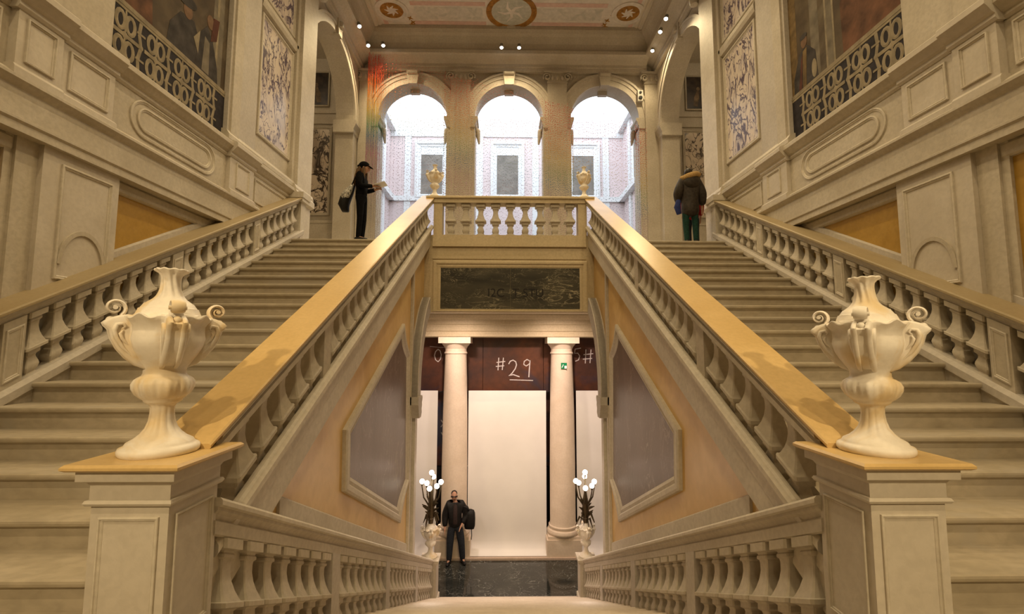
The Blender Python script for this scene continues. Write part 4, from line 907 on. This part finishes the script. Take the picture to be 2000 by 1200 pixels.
for sg in (-1, 1):  # unseen lamps added to brighten the dark side corridors
    t = thing('added_corridor_lamp', 'added unseen lamp brightening the corridor behind the ' + ("woman's arch" if sg < 0 else "parka wearer's arch"), 'added lamp', (sg * 7.2, 12.0, 9.5))
    m = MB(); m.lathe([(.02, .4), (.03, .16), (.14, .12), (.16, 0), (.12, -.12), (.02, -.14)], (7.2, 12.0, 9.5), 14); m.build('body', 'globe_glow', t, sg, smooth=50)
    ld = bpy.data.lights.new('added_corridor_light', 'POINT'); ld.energy = 22; ld.color = WARM; ld.shadow_soft_size = .2
    lo = bpy.data.objects.new('added_corridor_light', ld); COL.objects.link(lo); lo.parent = t; lo.location = (0, 0, -.4)
# hall fittings under the bridge
for x, y in ((-1.35, 11.5), (1.35, 11.5)):
    t = thing('ceiling_downlight', 'recessed downlight in the hall ceiling behind the bridge', 'downlight', (x, y, .93), 'hall downlights')
    m = MB(); m.lathe([(.12, 0), (.12, .02), (.08, .025)], (x, y, .925), 20); m.build('ring', 'lamp_metal', t, smooth=40)
    ld = bpy.data.lights.new('downlight_beam', 'SPOT'); ld.spot_size = 2.55; ld.spot_blend = .75; ld.shadow_soft_size = .12; ld.energy = 600; ld.color = HALLC
    lo = bpy.data.objects.new('downlight_beam', ld); COL.objects.link(lo); lo.parent = t; lo.location = (0, 0, -.02); lo.rotation_euler = (.32, 0, 0)

# ================================================================== PEOPLE
def skin_mesh(nodes, edges):
    """nodes: {key: ((x, y, z), radius or (rx, ry))}"""
    keys = list(nodes); idx = {k: i for i, k in enumerate(keys)}
    me = bpy.data.meshes.new('s'); me.from_pydata([nodes[k][0] for k in keys], [(idx[a], idx[b2]) for a, b2 in edges], [])
    ob = bpy.data.objects.new('s', me); COL.objects.link(ob)
    ob.modifiers.new('k', 'SKIN'); sd = ob.modifiers.new('u', 'SUBSURF'); sd.levels = 2; sd.render_levels = 2
    for i, k in enumerate(keys):
        r = nodes[k][1]; me.skin_vertices[0].data[i].radius = r if isinstance(r, tuple) else (r, r)
    me.skin_vertices[0].data[0].use_root = True
    dg = bpy.context.evaluated_depsgraph_get(); ev = bpy.data.meshes.new_from_object(ob.evaluated_get(dg))
    mb = MB(); mb.add([tuple(v.co) for v in ev.vertices], [tuple(p.vertices) for p in ev.polygons])
    bpy.data.objects.remove(ob); bpy.data.meshes.remove(ev); return mb
def head_mesh(c, tilt=0.0):
    """head facing -y about centre c"""
    mb = MB(); n, mm = 24, 18; rs = []
    for k in range(mm + 1):
        a = -PI / 2 + PI * min(max(k, .02), mm - .02) / mm; ring = []
        for i in range(n):
            t = 2 * PI * i / n; dx, dy, dz = cos(a) * cos(t), cos(a) * sin(t), sin(a)
            w = 1 - .22 * max(0, -dz) ** 1.3
            x, y, z = .074 * dx * w, .094 * dy * (1 - .12 * max(0, -dz)), .118 * dz
            fr = max(0, -dy)
            y -= .022 * fr * math.exp(-(dx / .16) ** 2 - ((dz + .12) / .16) ** 2)      # nose
            y -= .010 * fr * math.exp(-(dx / .3) ** 2 - ((dz + .80) / .2) ** 2)        # chin
            y += .010 * fr * math.exp(-((abs(dx) - .36) / .15) ** 2 - ((dz - .08) / .1) ** 2)   # eye sockets
            ring.append((x, y, z))
        rs.append(ring)
    mb.rings(rs)
    for e in (-1, 1): mb.ball((e * .076, .01, -.01), (.012, .02, .032), 8, 6)
    mb.v = [(p[0], p[1] * cos(tilt) - p[2] * sin(tilt), p[1] * sin(tilt) + p[2] * cos(tilt)) for p in mb.v]
    mb.v = [(p[0] + c[0], p[1] + c[1], p[2] + c[2]) for p in mb.v]
    return mb
def hand_nodes(N, E, key, w, d, side):
    """palm and five fingers growing from wrist point w along direction d"""
    w = Vector(w); d = Vector(d).normalized(); s_ = Vector(side).normalized()
    pal = w + d * .06; N[key + 'p'] = (tuple(pal), (.032, .018)); E.append((key + 'w', key + 'p'))
    for j, (o, l) in enumerate(((-.026, .06), (-.009, .075), (.009, .07), (.026, .055))):
        a = pal + d * .035 + s_ * o; b2 = a + d * l * .55 + Vector((0, 0, -.008)); c = b2 + d * l * .4 + Vector((0, 0, -.02))
        for q, pnt, r in (('a', a, .011), ('b', b2, .010), ('c', c, .008)): N[f'{key}f{j}{q}'] = (tuple(pnt), r)
        E += [(key + 'p', f'{key}f{j}a'), (f'{key}f{j}a', f'{key}f{j}b'), (f'{key}f{j}b', f'{key}f{j}c')]
    a = w + d * .03 - s_ * .035; b2 = a + d * .035 - s_ * .012
    N[key + 'ta'] = (tuple(a), .012); N[key + 'tb'] = (tuple(b2), .010); E += [(key + 'w', key + 'ta'), (key + 'ta', key + 'tb')]
def person(label, loc, rotz, sc, J, cloth):
    """J: joint overrides; cloth: materials. The figure faces -y before rotation."""
    P = dict(pel=(0, 0, .95), wai=(0, 0, 1.08), che=(0, 0, 1.28), nb=(0, .01, 1.45), nt=(0, 0, 1.53), head=(0, -.015, 1.62),
             ls=(.17, .01, 1.41), le=(.23, .03, 1.13), lw=(.24, -.05, .89), rs=(-.17, .01, 1.41), re=(-.23, .03, 1.13), rw=(-.24, -.05, .89),
             lh=(.09, 0, .90), lk=(.10, -.02, .50), la=(.10, .02, .09), lt=(.11, -.15, .04), rh=(-.09, 0, .90), rk=(-.10, -.02, .50), ra=(-.10, .02, .09), rt=(-.11, -.15, .04))
    P.update(J)
    t = thing('person', label, 'person', loc, None)
    N = {}; E = []
    def add(k, p, r): N[k] = (P[p], r)
    add('pel', 'pel', (.13, .10)); add('wai', 'wai', (.12, .09)); add('che', 'che', (.15, .10)); add('nb', 'nb', (.06, .055)); add('nt', 'nt', (.05, .05))
    E += [('pel', 'wai'), ('wai', 'che'), ('che', 'nb'), ('nb', 'nt')]
    for s_ in 'lr':
        add(s_ + 's', s_ + 's', .055); add(s_ + 'e', s_ + 'e', .042); add(s_ + 'w', s_ + 'w', (.030, .024))
        E += [('che', s_ + 's'), (s_ + 's', s_ + 'e'), (s_ + 'e', s_ + 'w')]
        d = Vector(P[s_ + 'w']) - Vector(P[s_ + 'e']); hand_nodes(N, E, s_, P[s_ + 'w'], d, (0, 1, 0) if abs(d.normalized().z) > .6 else (1, 0, 0))
        add(s_ + 'h', s_ + 'h', .085); add(s_ + 'k', s_ + 'k', .055); add(s_ + 'a', s_ + 'a', .040); add(s_ + 't', s_ + 't', .03)
        E += [('pel', s_ + 'h'), (s_ + 'h', s_ + 'k'), (s_ + 'k', s_ + 'a'), (s_ + 'a', s_ + 't')]
    mb = skin_mesh(N, E); hd = head_mesh(P['head'], cloth.get('tilt', 0)); mb.add(hd.v, hd.f)
    M = Matrix.Rotation(rotz, 3, 'Z')
    def put(mb, name, mat, smooth=80):
        mb.v = [tuple(M @ (Vector(p) * sc) + Vector(loc)) for p in mb.v]; return mb.build(name, mat, t, smooth=smooth)
    put(mb, 'body', 'skin')
    # trousers
    wd = cloth.get('leg', .012)
    N = {'pel': (P['pel'], (.148, .118)), 'top': (tuple(Vector(P['pel']) + Vector((0, 0, .10))), (.135, .11))}; E = [('pel', 'top')]
    for s_ in 'lr':
        N[s_ + 'h'] = (P[s_ + 'h'], .10 + wd); N[s_ + 'k'] = (P[s_ + 'k'], .066 + wd); a = Vector(P[s_ + 'a']); N[s_ + 'a'] = ((a.x, a.y, .045), .052 + wd * .7)
        E += [('pel', s_ + 'h'), (s_ + 'h', s_ + 'k'), (s_ + 'k', s_ + 'a')]
    put(skin_mesh(N, E), 'trousers', cloth['trousers'])
    for s_ in 'lr':
        a, b2 = Vector(P[s_ + 'a']), Vector(P[s_ + 't']); mb = MB(); d = (b2 - a); d.z = 0; d.normalize()
        mb.tube([(a.x - d.x * .07, a.y - d.y * .07, .045), (a.x - d.x * .05, a.y - d.y * .05, .05), (a.x + d.x * .03, a.y + d.y * .03, .055), (a.x + d.x * .12, a.y + d.y * .12, .042), (a.x + d.x * .19, a.y + d.y * .19, .034), (a.x + d.x * .21, a.y + d.y * .21, .03)], [.02, .046, .052, .042, .034, .012], 12); put(mb, 'shoe', cloth.get('shoe', 'black_leather'))
    # jacket
    k = cloth.get('bulk', .022); low = cloth.get('hem', .86)
    pel, che = Vector(P['pel']), Vector(P['che'])
    hem = pel.lerp(che, (low - pel.z) / (che.z - pel.z)) if abs(low - pel.z) > 1e-6 else pel
    N = {'hem': (tuple(hem), (.15 + k, .12 + k)), 'wai': (P['wai'], (.135 + k, .105 + k)), 'che': (P['che'], (.155 + k, .115 + k)), 'nb': (P['nb'], (.075 + k * .5, .065 + k * .5))}
    E = [('hem', 'wai'), ('wai', 'che'), ('che', 'nb')]
    for s_ in 'lr':
        N[s_ + 's'] = (P[s_ + 's'], .070 + k); N[s_ + 'e'] = (P[s_ + 'e'], .052 + k); e, w = Vector(P[s_ + 'e']), Vector(P[s_ + 'w']); N[s_ + 'w'] = (tuple(e.lerp(w, .98)), .036 + k * .6)
        E += [('che', s_ + 's'), (s_ + 's', s_ + 'e'), (s_ + 'e', s_ + 'w')]
    put(skin_mesh(N, E), 'jacket', cloth['jacket'])
    return t, put, P
# woman in a black cap, side on, reading a sheet
t, put, P = person('woman in black clothes and cap reading a sheet of paper at the stair head', (-3.32, 10.02, Z2), PI / 2, 1.06,
    dict(head=(0, -.055, 1.60), nt=(0, -.02, 1.52), le=(.20, -.02, 1.15), lw=(.10, -.26, 1.17), re=(-.20, -.02, 1.15), rw=(-.08, -.27, 1.18), lk=(.08, -.03, .5), rk=(-.08, .0, .5), lh=(.075, 0, .9), rh=(-.075, 0, .9), la=(.07, .0, .09), ra=(-.07, .03, .09), lt=(.08, -.17, .04), rt=(-.08, -.14, .04), pel=(0, .015, .95)),
    dict(trousers='black_cloth', jacket='black_cloth', tilt=.35, leg=.0, bulk=.010, hem=.84))
mb = MB(); mb.ball((0, -.03, 1.655), (.098, .115, .095), 18, 10); put(mb, 'cap_crown', 'black_cloth')
mb = MB(); mb.tube([(0, -.10, 1.645), (0, -.17, 1.622), (0, -.215, 1.595)], [(.012, .085), (.010, .08), (.006, .05)], 12, (1, 0, 0)); mb.ball((0, .085, 1.65), (.04, .03, .03), 10, 6); put(mb, 'cap_brim', 'black_cloth')
mb = MB(); mb.tube([(0, .02, 1.62), (0, .07, 1.55), (0, .115, 1.42), (0, .15, 1.27), (0, .155, 1.20)], [(.06, .07), (.06, .085), (.045, .09), (.035, .08), (.01, .03)], 12, (1, 0, 0)); mb.tube([(.07, -.05, 1.60), (.085, -.055, 1.48), (.08, -.075, 1.34)], [(.03, .018), (.03, .02), (.01, .008)], 8); mb.tube([(-.07, -.05, 1.60), (-.085, -.055, 1.48), (-.08, -.075, 1.34)], [(.03, .018), (.03, .02), (.01, .008)], 8); put(mb, 'long_hair', 'hair_brown')
mb = MB()
for e in (-1, 1): mb.ball((e * .03, -.142, 1.59), (.012, .006, .008), 8, 6)
put(mb, 'eyes', 'black_plastic')
bg = thing('shoulder_bag', 'black bag with a pale printed flap hanging behind the woman in the cap', 'bag', (-3.58, 10.02, 3.10))
mb = MB(); mb.tube([(-3.50, 10.0, 3.60), (-3.58, 9.99, 3.46), (-3.66, 9.98, 3.30), (-3.70, 9.98, 3.16), (-3.66, 9.99, 3.05), (-3.60, 10.0, 3.02)], [(.04, .06), (.085, .13), (.115, .16), (.12, .16), (.09, .12), (.03, .05)], 14, (0, 1, 0)); mb.build('pouch', 'black_leather', bg, smooth=80)
mb = MB(); mb.tube([(-3.51, 9.94, 3.59), (-3.575, 9.92, 3.47), (-3.645, 9.90, 3.34), (-3.69, 9.90, 3.24)], [(.035, .05), (.075, .085), (.095, .10), (.05, .07)], 12, (0, 1, 0)); mb.build('printed_flap', 'bag_print', bg, smooth=70)
mb = MB(); mb.tube([(-3.52, 9.92, 3.58), (-3.42, 9.86, 3.76), (-3.33, 9.85, 3.87), (-3.26, 9.90, 3.80)], [(.008, .018)] * 4, 6); mb.build('strap', 'black_cloth', bg, smooth=60)
mb = MB(); mb.add([(-3.03, 9.86, 3.59), (-2.78, 9.86, 3.67), (-2.78, 10.16, 3.67), (-3.03, 10.16, 3.59), (-3.03, 9.86, 3.586), (-2.78, 9.86, 3.666), (-2.78, 10.16, 3.666), (-3.03, 10.16, 3.586)], [(0, 1, 2, 3), (7, 6, 5, 4), (0, 4, 5, 1), (1, 5, 6, 2), (2, 6, 7, 3), (3, 7, 4, 0)])
tag(mb.build('paper_sheet', 'paper', None, loc=(-2.95, 10, 3.52)), 'pale sheet of paper held up by the woman in the cap', 'paper')
# visitor in a hooded parka seen from behind
t, put, P = person('visitor seen from behind in a dark fur-hooded parka and green trousers', (4.10, 10.05, Z2), PI, 1.02,
    dict(head=(0, -.05, 1.60), le=(.26, -.02, 1.13), lw=(.17, -.22, 1.0), re=(-.27, .02, 1.12), rw=(-.29, -.04, .88), lk=(.10, -.02, .5), rk=(-.11, -.02, .5)),
    dict(trousers='green_cloth', jacket='brown_parka', tilt=.3, leg=.004, bulk=.065, hem=.60))
mb = MB(); mb.ball((0, -.035, 1.645), (.092, .108, .10), 18, 10); put(mb, 'hair', 'hair_dark')
mb = MB(); mb.tube([(.20, .04, 1.50), (.17, .12, 1.47), (.08, .17, 1.50), (-.02, .18, 1.53), (-.11, .16, 1.55), (-.18, .09, 1.56), (-.19, .0, 1.54)], [.035, .055, .062, .062, .058, .05, .03], 12); put(mb, 'fur_trim', 'fur')
mb = MB(); mb.ball((0, .12, 1.38), (.19, .10, .16), 16, 10); put(mb, 'hood', 'brown_parka')
tag(MB().tube([(3.80, 9.95, 3.30), (3.76, 9.93, 3.14), (3.80, 9.94, 2.98)], [(.05, .05), (.08, .07), (.05, .05)], 10).build('folded_scarf', 'blue_cloth', None, smooth=70, loc=(3.8, 9.95, 3.0)), 'folded blue cloth carried over the parka wearer’s arm', 'cloth')
t, put, P = person('dark haired companion in red half hidden behind the parka wearer', (4.38, 10.62, Z2), PI, .93,
    dict(lw=(.15, -.2, 1.0)), dict(trousers='jeans', jacket='red_cloth', bulk=.04, hem=.72))
mb = MB(); mb.ball((0, -.005, 1.64), (.088, .105, .105), 18, 10); put(mb, 'hair', 'hair_dark')
# man in the hall
t, put, P = person('man in sunglasses, black jacket and jeans standing in the hall', (-1.445, 12.98, ZG), .12, 1.10,
    dict(le=(.29, .03, 1.14), lw=(.17, -.10, .96), re=(-.25, .02, 1.13), rw=(-.25, -.06, .89), lh=(.10, 0, .9), lk=(.16, -.03, .5), la=(.20, .02, .09), lt=(.24, -.14, .04), rh=(-.09, 0, .9), rk=(-.12, -.02, .5), ra=(-.14, .0, .09), rt=(-.18, -.16, .04), head=(-.03, -.03, 1.62)),
    dict(trousers='jeans', jacket='black_leather', tilt=.05, leg=.026, bulk=.045, hem=.80))
mb = MB(); mb.ball((-.03, .010, 1.672), (.079, .088, .080), 18, 10); put(mb, 'short_hair', 'hair_dark')
mb = MB(); mb.tube([(-.105, -.09, 1.635), (-.07, -.122, 1.632), (-.03, -.132, 1.632), (.01, -.122, 1.632), (.045, -.09, 1.635)], [(.010, .016), (.012, .02), (.006, .010), (.012, .02), (.010, .016)], 8, (0, 0, 1)); put(mb, 'sunglasses', 'black_plastic')
mb = MB(); mb.tube([(-.055, -.116, 1.565), (-.03, -.120, 1.563), (-.005, -.116, 1.565)], [.003, .005, .003], 6); put(mb, 'mouth', 'fresco_red')
mb = MB(); mb.tube([(0, -.138, .98), (0, -.152, 1.15), (0, -.15, 1.30), (0, -.09, 1.44)], [(.012, .045), (.012, .05), (.012, .05), (.012, .045)], 8, (1, 0, 0)); put(mb, 'shirt_front', 'dark_shirt')
bp = thing('backpack', 'black backpack slung behind the shoulder of the man in sunglasses', 'backpack', (-1.03, 13.05, -4.9))
mb = MB(); mb.square([(.05, -.27), (.12, -.25), (.145, -.18), (.15, 0), (.14, .14), (.11, .22), (.05, .25)], (-1.05, 13.06, -4.72), 0, .35, .8); mb.build('pack', 'black_leather', bp, smooth=70)
mb = MB(); mb.tube([(-1.06, 13.02, -4.5), (-1.10, 12.85, -4.33), (-1.20, 12.80, -4.31), (-1.22, 12.79, -4.6)], [(.012, .03)] * 4, 6); mb.tube([(-1.0, 13.02, -4.9), (-.99, 13.0, -5.15), (-1.0, 13.0, -5.25)], .012, 6); mb.build('strap', 'black_leather', bp, smooth=60)

# ------------------------------------------------------------------ lift everything so that the hall floor lies at z = 0
for o in SC.objects:
    if o.parent is None: o.location.z += ZOFF
